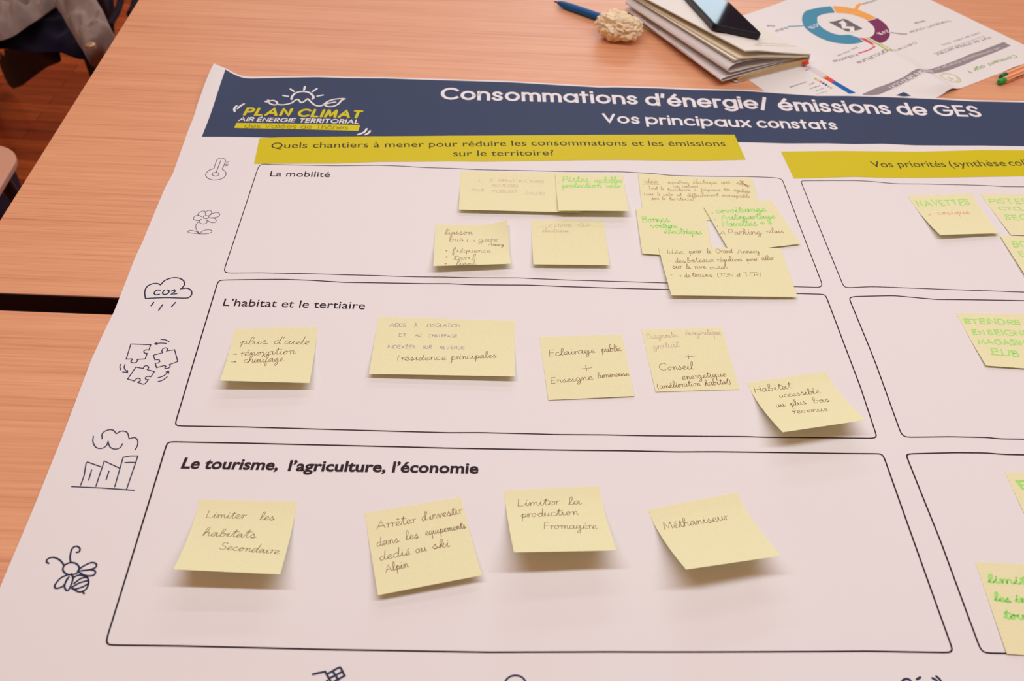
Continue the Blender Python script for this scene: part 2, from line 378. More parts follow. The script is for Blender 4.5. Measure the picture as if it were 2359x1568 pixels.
def layout_G(text, w, jit=0):
    out, x = [], 0; gap = w + 11; rnd = random.Random(sum(map(ord, text)) + 3)
    for ch in text:
        if ch == ' ': x += 40 + w; continue
        a = 0
        if ch in ACC: ch, a = ACC[ch]
        gw, st = G[ch]
        if jit:
            kx, ky, sh, dy = rnd.uniform(.85, 1.12), rnd.uniform(.88, 1.1), rnd.uniform(-.05, .2), rnd.uniform(-6, 6)
            for s in st:
                j = [(rnd.uniform(-3, 3), rnd.uniform(-3, 3)) for _ in range(2)]
                out.append([(x + q[0] * kx + sh * q[1] + j[i > len(s) / 2][0], q[1] * ky + dy + j[i > len(s) / 2][1]) for i, q in enumerate(s)])
            gap = w + 11 + rnd.uniform(-4, 5)
        else:
            for s in st: out.append([(x + q[0], q[1]) for q in s])
        if a:
            top = 110 if ch.isupper() else 84; cx = x + gw / 2
            if a == 1: out.append([(cx - 4, top + 2), (cx + 12, top + 20)])
            if a == 2: out.append([(cx - 12, top + 20), (cx + 4, top + 2)])
            if a == 3: out.append([(cx - 16, top + 2), (cx, top + 18), (cx + 16, top + 2)])
        x += gw + gap
    adv = max(q[0] for s in out for q in s)
    return out, max(adv, 1)
# ---- font H : joined ballpoint handwriting, x-height 10
H = {
 'a': '9,8 5,10 1,7 1,2 4,0 8,4 9,9 9,2 11,0 13,2', 'b': '0,1 4,10 6,19 4,22 2,18 2,3 4,0 8,1 10,5 8,9 6,8 13,8', 'c': '8,8.5 5,10 1,7 1,2.5 4,0 8,1 11,3',
 'd': '9,8 5,10 1,6 2,1 5,0 9,6 10,22 9,4 11,0 13,2', 'e': '0,2 6,5 8,8 5,10 2,7 2,2 5,0 11,2', 'f': '0,1 5,10 7,19 5,22 3,17 3,-6 5,-11 7,-8 5,0 10,2',
 'g': '9,8 5,10 1,7 2,1 5,0 9,6 9,-7 6,-11 3,-8 9,-1 13,2', 'h': '0,1 4,10 6,19 4,22 2,17 2,0 3,6 7,10 9,7 9,2 11,0 13,2', 'i': '0,2 3,10 3,2 5,0 8,2|3.2,15 3.6,16',
 'j': '0,2 4,10 4,-8 2,-11 0,-8 8,2|4,15 4.4,16', 'k': '0,1 4,10 6,19 4,22 2,17 2,0 3,6 8,10 7,6 4,5 8,0 11,2', 'l': '0,1 5,11 6,19 4,22 2,17 2,3 4,0 8,2',
 'm': '0,8 2,10 3,7 3,0 4,7 7,10 9,7 9,0 10,7 13,10 15,7 15,2 17,0 19,2', 'n': '0,8 2,10 3,7 3,0 4,7 7,10 9,7 9,2 11,0 13,2', 'o': '7,9 3,9 1,4 4,0 8,3 8,7 6,10 9,8 12,8',
 'p': '0,3 4,11 3,0 3,-11 3,4 6,10 10,7 9,2 5,0 4,1 13,2', 'q': '9,8 5,10 1,7 2,1 5,0 9,6 9,-11 9,0 13,2', 'r': '0,8 2,10 3,8 3,0 3,5 5,9 8,9.5', 's': '0,2 5,11 5,8 8,4 7,0 3,0 4,1 11,2',
 't': '0,2 5,19 4,4 6,0 9,2|1,14 10,14', 'u': '0,8 2,10 2,3 5,0 8,4 9,10 9,2 11,0 13,2', 'v': '0,8 2,10 5,0 9,9 12,8', 'w': '0,8 2,10 4,0 8,8 11,0 14,9 16,8', 'x': '0,8 3,9 6,2 10,1|9,10 0,0',
 'y': '0,8 2,10 3,3 6,1 9,10 9,-7 6,-11 3,-8 9,-1 13,2', 'z': '1,9 8,9 1,0 9,1',
}
HA = {'é': ('e', '4,14 8,17'), 'è': ('e', '3,17 7,14'), 'ê': ('e', '2,14 5,17 8,14'), 'à': ('a', '3,17 7,14')}
def layout_H(text, jit):
    rnd = random.Random(sum(map(ord, text))); out = []; x = 0; run = []
    def flush():
        nonlocal run
        if len(run) > 1: out.append([tuple(q) for q in catmull([Vector(q) for q in run], 4)])
        run = []
    for ch in text:
        extra = None
        if ch in HA: ch, extra = HA[ch]
        if ch in H:
            k = 1 + rnd.uniform(-.08, .08); dy = rnd.uniform(-.5, .5)
            pieces = [[tuple(map(float, q.split(','))) for q in s.split()] for s in H[ch].split('|')]
            if extra: pieces.append([tuple(map(float, q.split(','))) for q in extra.split()])
            if rnd.random() < .22 or ch == 'c': flush()
            run += [(x + q[0] * k, q[1] * k + dy * .6) for q in pieces[0]]
            for s in pieces[1:]: out.append([(x + q[0] * k, q[1] * k) for q in s])
            x += max(q[0] for q in pieces[0]) * k
            if ch == 'r': flush()
        elif ch == ' ': flush(); x += 9
        elif ch in G:
            flush(); gw, st = G[ch]; kk = .2 if ch in '/+-.\':>' else .19
            for s in st: out.append([(x + q[0] * kk, q[1] * kk) for q in s])
            x += gw * kk + (2.5 if ch.isupper() else 4)
    flush()
    adv = max(q[0] for s in out for q in s)
    return out, max(adv, 1)

# ------------------------------------------------------------------ floor and the two tables
f_ = obj('floor', [(-3200, -2200, -740), (3400, -2200, -740), (3400, 4600, -740), (-3200, 4600, -740)], [(0, 1, 2, 3)], parquet()); tag(f_, kind='structure')
WOOD = wood_table(); STEEL = mat('dark_steel', (70, 66, 70), .4, metal=.6); EDGE = mat('dark_edge', (44, 22, 24), .6)
TA = math.radians(-1.65); E1 = Vector((math.cos(TA), math.sin(TA), 0)); E2 = Vector((-math.sin(TA), math.cos(TA), 0)); UP = Vector((0, 0, 1))
def table(o0, label):
    t = thing('table', label, 'table', tuple(o0 + E1 * 800 + E2 * 400 - UP * 740), 'tables pushed together')
    v, f = prism_on(o0 - UP * 24, E1, E2, UP, 1600, 800, 24)
    o = obj('tabletop', v, f, WOOD, t); bevel(o, 1.2, 2)
    for k, (a, b, la, lb) in enumerate(((0, -1, 1600, 1), (0, 800, 1600, 1))):
        v, f = prism_on(o0 - UP * 23 + E1 * a + E2 * b, E1, E2, UP, la, lb, 22); obj('edge_band', v, f, EDGE, t)
    for a in (70, 1530):
        for b in (70, 730):
            q = o0 + E1 * a + E2 * b
            v, f = tube([q - UP * 740, q - UP * 24], 20, 16); smooth_by_angle(obj('leg', v, f, STEEL, t))
    for b in (70, 730):
        v, f = prism_on(o0 + E1 * 90 + E2 * (b - 12) - UP * 60, E1, E2, UP, 1420, 24, 36); obj('frame_rail', v, f, STEEL, t)
    return t
FAR0 = Vector((-486, 641.4, 0))
table(FAR0, 'far beech-look table carrying the notebook, pens and leaflet, behind the dark gap')
table(FAR0 - E2 * 823, 'near beech-look table under most of the poster, in front of the dark gap')

# ------------------------------------------------------------------ poster
def sstep(a, b, x):
    t = max(0.0, min(1.0, (x - a) / (b - a))); return t * t * (3 - 2 * t)
def zposter(x, y):
    z = .9 + .35 * math.sin(x / 47.0 + y / 160.0) + .3 * math.sin(x / 83.0 - y / 59.0 + 1.3)
    z += .5 * sstep(940, 1000, y)
    d = max(0.0, (-287 - x) / 40.0)
    if d > 0: z += 13.0 * d ** 1.8 * sstep(930, 1045, y)
    return z
PO = Field(zposter)
PAPER = mat('white_paper', (233, 217, 217), .62, .25)
NAVY = mat('navy_print', (63, 70, 96), .6, .1); LIME = mat('lime_print', (211, 185, 14), .55, .25)
INKB = mat('black_print', (48, 28, 36), .6, .2); INKN = mat('icon_navy_print', (50, 50, 78), .6, .2); WHITEP = mat('white_print', (236, 220, 222), .6, .2)
INKG = mat('heading_print', (62, 56, 40), .6, .2); LOGOY = mat('logo_yellow_print', (212, 190, 24), .55, .2); OLIVE = mat('logo_text_print', (110, 100, 12), .6, .2)
pt = thing('poster', 'large white workshop poster with navy title banner lying across both tables', 'poster', (260, 640, 0))
top_px = [(492.8, 145.8), (520.4, 157), (533, 164), (547, 170.8), (562.4, 175.4), (577.8, 176.7), (644, 176), (733.4, 174.6), (797, 176.7), (886.4, 177.4), (1040, 182.3), (1178.6, 186.6), (1267.9, 192), (1382.7, 198.4), (1421, 197.9), (1510, 200.2), (1600, 204), (1715.7, 206.5), (1797.8, 212.3), (1881.6, 217.9), (1951.4, 217.9), (2049, 220.7), (2147, 224.9), (2244.7, 230.4), (2359, 232.7)]
top = [PO.frompx(q) for q in top_px]; top[0].x = min(top[0].x, top[1].x - 8)
top = top + [Vector((854, top[-1].y - 6))]
left_px = [(454, 242), (433.7, 300), (398, 400), (380, 432.7), (352, 499), (329, 555), (310, 596), (262.8, 717.3), (246, 750.5), (211.7, 824.5), (145.4, 1000), (77.5, 1169), (0, 1351.6)]
left = [top[0]] + [PO.frompx(q) for q in left_px] + [Vector((-335, 220))]
def interp(pts, k, v, o):
    if (pts[0][k] - v) * (pts[-1][k] - v) > 0:
        return pts[0][o] if abs(pts[0][k] - v) < abs(pts[-1][k] - v) else pts[-1][o]
    for a, b in zip(pts, pts[1:]):
        if (a[k] - v) * (b[k] - v) <= 0 and abs(a[k] - b[k]) > 1e-9: return a[o] + (b[o] - a[o]) * (v - a[k]) / (b[k] - a[k])
    return pts[-1][o]
nx, ny = 200, 140; V = []; x00 = top[0].x
for j in range(ny + 1):
    b = j / ny; b = b ** .8
    for i in range(nx + 1):
        a = (i / nx) ** 1.25; x0 = x00 + a * (854 - x00); y = 220 + b * (interp(top, 0, x0, 1) - 220)
        x = x0 + (interp(left, 1, y, 0) - x00) * (1 - a) ** 3
        V.append((x, y, zposter(x, y)))
F = [(j * (nx + 1) + i, j * (nx + 1) + i + 1, (j + 1) * (nx + 1) + i + 1, (j + 1) * (nx + 1) + i) for j in range(ny) for i in range(nx)]
obj('sheet', V, F, PAPER, pt, smooth=True)
# banner
k = Ink(PO, .12)
ban_t = [(519.5, 160)] + [(x, y + (4.2 if x > 525 else 3.5)) for x, y in top_px[2:6]] + [(x, y + 3.2) for x, y in top_px[6:]] + [(2560, 243)]
ban_b = [(465, 315), (516.5, 315), (567.6, 315.7), (618.6, 317), (800, 319), (1040, 320), (1400, 323), (1700, 327.4), (1811.7, 330.4), (1909.5, 330.2), (1965, 331.8), (2035, 331), (2105, 334.6), (2258.7, 335.2), (2359, 336.9), (2560, 341)]
k.strip(ban_t, ban_b, 260, 26); k.build('title_banner', NAVY, pt)
s1t = [(597.6, 318.3), (650, 316.5), (848, 314.4), (1040, 312.9), (1255, 311.6), (1600, 309.8), (1692, 310.4)]
s1b = [(585.4, 377.4), (771.6, 376.7), (873.7, 372.9), (1040, 371.6), (1114.8, 372.3), (1293.4, 369.8), (1433.7, 368.5), (1600, 370.6), (1718, 368)]
k = Ink(PO, .2); k.strip(s1t, s1b, 140, 12); strip1 = k.build('heading_strip', LIME, pt, 'long lime heading strip above the left column')
s2t = [(1799, 349.2), (1940, 347.8), (2119, 349.2), (2258.7, 345.8), (2359, 346.4), (2560, 350)]
s2b = [(1828.9, 411.2), (1860, 410.7), (1966, 407.5), (2040.5, 409.6), (2136, 409.6), (2263.5, 407.5), (2359, 405.8), (2610, 407)]
k = Ink(PO, .2); k.strip(s2t, s2b, 110, 12); strip2 = k.build('heading_strip', LIME, pt, 'lime heading strip over the right column, running out of frame')
# title lettering
k = Ink(PO, .28)
for t_, a, b, h in (('Consommations', (1015, 229.3), (1470, 241.2), 27.5), ("d'énergie/", (1488.3, 243), (1773, 253), 27.5), ('émissions', (1796.5, 255.2), (2055, 263.8), 27.5), ('de', (2071.5, 264.6), (2141, 267.2), 27.5), ('GES', (2158, 267.2), (2264, 270.2), 25.5),
                    ('Vos', (1389.5, 283), (1474.3, 286), 21.5), ('principaux', (1488.5, 286.3), (1732, 294), 21.5), ('constats', (1746, 294.6), (1931, 299.4), 21.5)):
    k.strokes(t_, a, b, h, 'G', w=19, cap='square')
k.build('title_lettering', WHITEP, pt)
# logo
k = Ink(PO, .3); q = lambda pts: Z(530, 190, 7.148, pts); lw = 2.3
k.pxline(q([(1013, 280), (1020, 240), (1060, 190), (1130, 160), (1210, 152), (1290, 165), (1345, 200), (1375, 245), (1357, 275)]), lw * 1.2)
for r in (((1233, 70), (1218, 128)), ((993, 110), (1053, 152)), ((875, 218), (958, 232)), ((1428, 105), (1357, 155)), ((1530, 210), (1437, 228))): k.pxline(q(r), lw * 1.1, 0)
k.pxline(q([(775, 362), (850, 370), (930, 362), (1010, 340), (1060, 305), (1105, 282), (1130, 290), (1165, 330), (1195, 330), (1240, 300), (1275, 272), (1300, 290), (1350, 340), (1400, 375), (1460, 390), (1510, 382), (1545, 360)]), lw)
k.pxline(q([(1545, 360), (1620, 310), (1720, 280), (1830, 268), (1890, 272), (1860, 285), (1830, 300), (1790, 350), (1720, 388), (1640, 400), (1585, 390), (1545, 360)]), lw)
k.pxline(q([(1560, 362), (1640, 340), (1735, 325)]), lw)
k.pxline(q([(635, 330), (660, 305), (720, 300), (770, 325), (775, 355), (740, 372), (680, 360), (635, 335)]), lw)
k.pxline(q([(580, 315), (640, 328)]), lw, 0); k.pxline(q([(620, 295), (665, 305)]), lw, 0)
for r in ([(110, 388), (85, 410), (70, 440), (78, 478)], [(230, 355), (170, 390), (125, 432)], [(2250, 765), (2220, 810), (2170, 840), (2105, 860)], [(2305, 800), (2280, 835), (2225, 862)]): k.pxline(q(r), lw * 1.15)
for t_, a, b, h in (('AIR', (130, 640), (385, 640), 9.6), ('ÉNERGIE', (435, 644), (1062, 660), 9.6), ('TERRITORIAL', (1128, 664), (2118, 684), 10)):
    k.strokes(t_, q([a])[0], q([b])[0], h, 'G', w=22, slant=.12)
logo = k.build('logo', WHITEP, pt, 'white line logo of sun, plug cable and leaf')
k = Ink(PO, .3)
for t_, a, b, h in (('PLAN', (205, 548), (985, 560), 19), ('CLIMAT', (1090, 568), (2150, 598), 19)): k.strokes(t_, q([a])[0], q([b])[0], h, 'G', w=25, slant=.14)
k.strip(q([(102, 668), (900, 678), (2143, 703)]), q([(70, 752), (900, 768), (2112, 800)]), 40, 3)
k.build('logo_name', LOGOY, logo, 'yellow logo lettering and underline bar')
k = Ink(PO, .4); k.strokes('des Vallées de Thônes', q([(230, 752)])[0], q([(1940, 780)])[0], 9.2, 'G', w=9); k.build('logo_caption', OLIVE, logo)
# headings
k = Ink(PO, .3)
for t_, a, b in (('Quels chantiers à mener', (624, 342.2), (977, 338.7)), ('pour réduire les', (988.5, 338.5), (1213, 335.8)), ('consommations et les émissions', (1224.5, 335.6), (1672, 337)), ('sur le territoire?', (1044, 360.1), (1276, 357.8))): k.outline(t_, a, b, 13.2)
k.build('heading_lettering', INKG, strip1); k = Ink(PO, .3)
for t_, a, b in (('Vos priorités', (2010.8, 385.6), (2181, 384.4)), ('(synthèse', (2190, 384.2), (2319.8, 382.4)), ('collective)', (2327, 382), (2458, 381))): k.outline(t_, a, b, 14.2)
k.build('heading_lettering', INKG, strip2)
for lb, rows in (('small printed line La mobilité', [('La mobilité', (621.6, 406), (759.4, 408), 12.3)]), ('printed line L’habitat et le tertiaire', [('L’habitat et le tertiaire', (513, 704.3), (840, 712.4), 17)]),
                 ('bold printed line Le tourisme, l’agriculture, l’économie', [('Le tourisme,', (416.3, 1078), (639.3, 1082), 24, .028, .1), ('l’agriculture, l’économie', (662.7, 1084), (1101.6, 1090.2), 24, .028, .06)])):
    k = Ink(PO, .3)
    for r in rows: k.outline(*r)
    k.build('section_lettering', INKB, pt, lb)
# frames round the writing boxes
frames = [
 [(608, 378), (618.6, 379), (669.6, 380), (771.6, 382), (873.7, 380.8), (924.7, 382.6), (975.7, 385.9), (1051, 388.2), (1097, 390.7), (1191, 392.8), (1318.9, 395.3), (1433.7, 395.8), (1510, 400.4), (1547.4, 404.4), (1611, 405.9), (1717.4, 406.6), (1781, 409.1), (1796, 411), (1802.3, 415), (1804.5, 420), (1892.6, 651), (1893.4, 657), (1888.4, 662),
  (1836.3, 660.4), (1539, 651.9), (1420, 648.3), (1310.5, 645.1), (1193.6, 640.2), (1087.4, 640), (1023.7, 638.3), (960, 637.9), (800, 633), (700, 630.3), (600, 628.3), (525, 628.8), (518, 626), (517, 620), (594, 388), (598.5, 380.5)],
 [(511.9, 645), (565, 644.2), (650, 643.4), (713.7, 645.5), (788, 650.2), (883.6, 651.7), (980, 653.4), (1034, 653.4), (1087, 655.9), (1215, 656.6), (1310.5, 660.4), (1420, 663.8), (1543, 667), (1836, 676.3), (1893.7, 677.8), (1900, 679.5), (1904, 685), (1947.4, 800), (1982.4, 892.4), (2018, 1000), (2018.5, 1005), (2013, 1009.2),
  (1830.5, 1007.5), (1766.8, 1006.9), (1713.7, 1005.2), (1623.6, 1004.8), (1496, 1003.6), (1390, 1001.4), (1283.7, 1000.8), (1220, 998.9), (1106, 996.3), (1031.8, 996.5), (936, 994), (830, 991), (560, 983.2), (413, 981), (406, 979), (404.3, 973.7), (500.5, 654), (504, 647.5)],
 [(393.6, 1017.4), (560, 1020.5), (830, 1027), (1021, 1031.8), (1220, 1035.4), (1326, 1037), (1432.4, 1038), (1559.8, 1040.7), (1644.8, 1040.3), (1788, 1042.1), (1947.4, 1044.3), (2023.8, 1044.9), (2031, 1046.5), (2036.5, 1053), (2159.8, 1400), (2192, 1489.5), (2193, 1497), (2188, 1502.7),
  (2094.6, 1501.2), (1997.3, 1499.4), (1900, 1500.2), (1400, 1501), (1125.6, 1502), (1007, 1500), (769.6, 1496), (600, 1491.9), (420, 1487.5), (256, 1485.4), (248, 1483), (245, 1474), (382, 1029.8), (386, 1020.5)],
 [(1857, 416.4), (1913, 416), (1966, 416), (2004.4, 417.7), (2040.5, 421.3), (2063.9, 423.4), (2136, 423.9), (2210.4, 425.6), (2263.5, 427), (2316.6, 430), (2359, 430.2), (2560, 436)], [(2560, 680), (2359, 673), (2190, 667), (2083, 662.8), (2008.6, 660.2), (1955, 662.5), (1946, 661), (1941.8, 656), (1846.5, 422), (1846, 418), (1850, 416.6), (1857, 416.4)],
 [(1968, 683), (2010, 682), (2059, 681), (2155, 689.6), (2359, 692.5), (2560, 700)], [(2600, 1017), (2359, 1011.3), (2302.5, 1010.7), (2274, 1007.3), (2189, 1005.6), (2092, 1006.7), (2082, 1004.5), (2074.8, 996.5), (2019.6, 843.5), (2002.6, 800), (1957.5, 691), (1958, 685.5), (1968, 683)],
 [(2097, 1045), (2150, 1043.6), (2200.6, 1042.4), (2268.5, 1043), (2313.8, 1046.4), (2359, 1047.5), (2600, 1054)], [(2620, 1510), (2318.4, 1504.5), (2277, 1504), (2264, 1500.5), (2256.5, 1490.5), (2166.6, 1246.2), (2088.6, 1051.7), (2089.5, 1047), (2097, 1045)]]
for i, y in ((4, 672), (6, 483), (8, 290)): frames[i][0] = project((815, y, 1))
for i, y in ((3, 848), (5, 659), (7, 464)): frames[i][-1] = project((815, y, 1))
frames[3] = frames[4][:-1] + frames[3]; frames[5] = frames[6][:-1] + frames[5]; frames[7] = frames[8][:-1] + frames[7]
for i, nm in ((0, 'upper left'), (1, 'middle left'), (2, 'lower left'), (3, 'upper right'), (5, 'middle right'), (7, 'lower right')):
    k = Ink(PO, .25); k.rounded(frames[i], {'u': .85, 'm': 1.05, 'l': 1.2}[nm[0]], 5, True); k.build('writing_frame', INKB, pt, 'thin black %s frame with rounded corners' % nm)
# margin icons
def icon(name, lines, w, label, m=INKN):
    k = Ink(PO, .25)
    for pts, s, cl in lines: k.pxline(pts, w, s, cl)
    return k, lambda: k.build(name, m, pt, label)
z6 = lambda pts: Z(0, 300, 3.92, pts)
ell = lambda cx, cy, rx, ry: [(cx + rx * math.cos(t * .3927), cy + ry * math.sin(t * .3927)) for t in range(16)]
icon('thermometer_icon', [(z6([(1932, 345), (1955, 278), (1972, 258), (2005, 252), (2030, 262), (2035, 285), (2007, 352)]), 4, 0), (z6([(2007, 352), (2035, 375), (2040, 402), (2010, 435), (1945, 450), (1890, 440), (1860, 415), (1862, 390), (1888, 362), (1932, 345)]), 4, 0),
      (z6(ell(1947, 397, 31, 17)), 3, 1), (z6([(1953, 380), (1995, 272)]), 0, 0)] + [(z6(r), 0, 0) for r in ([(2048, 280), (2070, 282)], [(2042, 294), (2066, 296)], [(2036, 307), (2060, 309)], [(2030, 319), (2056, 321)])], .62, 'outlined thermometer icon')[1]()
icon('flower_icon', [(z6(ell(1862, 785, 26, 14)), 3, 1)] + [(z6(r), 4, 0) for r in ([(1860, 770), (1855, 742), (1885, 724), (1912, 735), (1905, 757), (1885, 772)], [(1895, 767), (1925, 750), (1965, 744), (1985, 757), (1975, 778), (1945, 788), (1900, 790)], [(1905, 793), (1940, 797), (1953, 815), (1940, 833), (1905, 832), (1872, 812)],
      [(1870, 810), (1868, 835), (1840, 846), (1808, 838), (1800, 820), (1815, 805)], [(1825, 803), (1790, 815), (1755, 808), (1748, 790), (1770, 772), (1800, 770)], [(1822, 780), (1795, 770), (1788, 755), (1815, 735), (1845, 730), (1858, 745)], [(1800, 822), (1775, 845), (1768, 875), (1780, 905), (1803, 933)],
      [(1803, 933), (1765, 912), (1715, 904), (1697, 914), (1715, 926), (1803, 935)], [(1803, 933), (1830, 910), (1875, 898), (1912, 905), (1908, 922), (1870, 934), (1803, 936)])], .5, 'thin outlined flower icon')[1]()
z7 = lambda pts: Z(0, 600, 3.92, pts)
k, fin = icon('cloud_icon', [(z7(r), s, 0) for r, s in (([(1315, 343), (1307, 290), (1325, 240), (1370, 212), (1420, 207), (1450, 220)], 5), ([(1455, 215), (1490, 180), (1550, 158), (1610, 158), (1655, 180), (1667, 215), (1645, 248)], 5), ([(1630, 256), (1690, 250), (1725, 270), (1732, 300), (1715, 328), (1670, 340), (1500, 335), (1315, 343)], 5),
      ([(1450, 268), (1415, 268), (1393, 293), (1405, 310), (1440, 305)], 4), ([(1485, 268), (1468, 293), (1485, 308), (1515, 298), (1528, 275), (1510, 266)], 4), ([(1548, 277), (1575, 264), (1583, 280), (1545, 305), (1597, 300)], 0), ([(1388, 377), (1366, 408)], 0), ([(1470, 398), (1432, 450)], 0), ([(1585, 378), (1550, 416)], 0))], 1.25, 'navy cloud icon with CO2 written in it'); fin()
icon('puzzle_icon', [(z7(r), 0, 0) for r in ([(1182, 754), (1362, 760), (1345, 808), (1318, 805), (1300, 815), (1300, 830), (1312, 837), (1330, 838), (1312, 888), (1240, 893), (1242, 908), (1228, 922), (1200, 925), (1182, 916), (1183, 905), (1197, 895), (1190, 888), (1140, 890), (1182, 754)],
      [(1384, 855), (1470, 832), (1461, 815), (1474, 793), (1500, 788), (1513, 798), (1513, 810), (1503, 818), (1577, 805), (1606, 912), (1530, 940), (1538, 954), (1525, 970), (1505, 976), (1489, 970), (1492, 960), (1500, 955), (1485, 948), (1414, 967), (1402, 928), (1430, 925), (1444, 912), (1438, 898), (1420, 894), (1400, 897), (1384, 855)],
      [(1228, 962), (1295, 975), (1298, 960), (1315, 949), (1335, 952), (1345, 965), (1330, 985), (1395, 1003), (1362, 1050), (1335, 1045), (1317, 1053), (1312, 1066), (1322, 1075), (1342, 1075), (1310, 1113), (1290, 1117), (1245, 1100), (1268, 1085), (1266, 1069), (1250, 1062), (1232, 1066), (1215, 1088), (1153, 1070), (1228, 962)])] +
      [(z7(r), 4, 0) for r in ([(1527, 731), (1490, 715), (1453, 712)], [(1502, 748), (1450, 745), (1397, 752)], [(1093, 935), (1083, 960), (1092, 988)], [(1130, 938), (1122, 970), (1153, 1012)], [(1424, 1060), (1480, 1040), (1525, 998)], [(1428, 1093), (1470, 1080), (1510, 1050)])] +
      [(z7(r), 0, 0) for r in ([(1420, 738), (1397, 752), (1418, 760)], [(1108, 1005), (1153, 1012), (1152, 992)], [(1500, 1005), (1525, 998), (1522, 1020)])], .85, 'three jigsaw pieces icon with turning arrows')[1]()
z8 = lambda pts: Z(0, 960, 2.579, pts)
icon('factory_icon', [(z8(r), 4, 0) for r in ([(555, 115), (553, 150), (572, 182), (605, 187), (632, 172), (643, 145)], [(643, 150), (655, 180), (685, 192), (715, 182), (728, 160)], [(607, 130), (608, 100), (635, 80), (670, 78), (692, 100)], [(692, 100), (720, 85), (755, 92), (768, 130)], [(768, 130), (800, 123), (818, 140), (817, 170), (803, 195)])] +
      [(z8(r), 0, 0) for r in ([(480, 405), (500, 350), (512, 275), (520, 268), (598, 296)], [(570, 412), (620, 262), (712, 305)], [(682, 415), (732, 240), (775, 232), (820, 232), (753, 428)], [(742, 272), (775, 270), (800, 271)], [(426, 414), (600, 422), (798, 436)], [(545, 315), (527, 376)], [(648, 322), (631, 374)])], .9, 'factory icon under a smoke cloud')[1]()
icon('bee_icon', [(z8(r), 4, 0) for r in ([(290, 870), (277, 862), (283, 845), (315, 834), (355, 850), (382, 882)], [(455, 805), (472, 800), (474, 780), (452, 768), (428, 785), (417, 830), (420, 862)], [(385, 880), (415, 866), (450, 870), (470, 892), (465, 920), (440, 935), (400, 935), (376, 915), (376, 893), (385, 880)],
      [(462, 915), (490, 890), (540, 866), (570, 872), (570, 892), (535, 907), (482, 914)], [(535, 907), (565, 915), (560, 938), (525, 945), (490, 935), (462, 915)], [(410, 935), (360, 958), (326, 1000), (335, 1018), (375, 1005), (400, 965), (410, 950)], [(400, 960), (384, 1000), (390, 1025), (405, 1030), (422, 1000), (434, 960), (425, 932)],
      [(434, 955), (470, 940), (515, 950), (527, 985), (510, 1025), (470, 1040), (425, 1015)], [(440, 990), (480, 960), (515, 952)], [(430, 1010), (475, 985), (525, 972)], [(440, 1025), (490, 1010), (525, 990)])] + [(z8([(490, 1035), (500, 1050)]), 0, 0)], 1.3, 'bee icon with curled antennae')[1]()
z9 = lambda pts: Z(600, 1400, 2.949, pts)
icon('cart_icon', [(z9(r), 0, 0) for r in ([(357, 450), (440, 432), (475, 495), (520, 575)], [(452, 450), (525, 408), (540, 403), (548, 412), (572, 460), (475, 515)], [(490, 428), (530, 490)], [(470, 478), (558, 432)], [(455, 494), (430, 520)])], 1.5, 'shopping cart icon at the lower margin')[1]()
icon('bulb_icon', [(z9([(1650, 560), (1660, 505), (1690, 470), (1732, 458), (1775, 470), (1803, 505), (1810, 560)]), 5, 0)], 1.3, 'round outline icon cut by the lower frame edge')[1]()
z10 = lambda pts: Z(1900, 1400, 5.139, pts)
icon('spark_icon', [(z10([(890, 930), (925, 860), (965, 842), (1010, 858), (1040, 930)]), 5, 0), (z10([(1090, 846), (1130, 822)]), 0, 0), (z10([(1275, 832), (1320, 858), (1350, 900)]), 3, 0), (z10([(1320, 810), (1345, 830), (1372, 862)]), 3, 0)], 1.7, 'navy icon with short rays near the lower right')[1]()

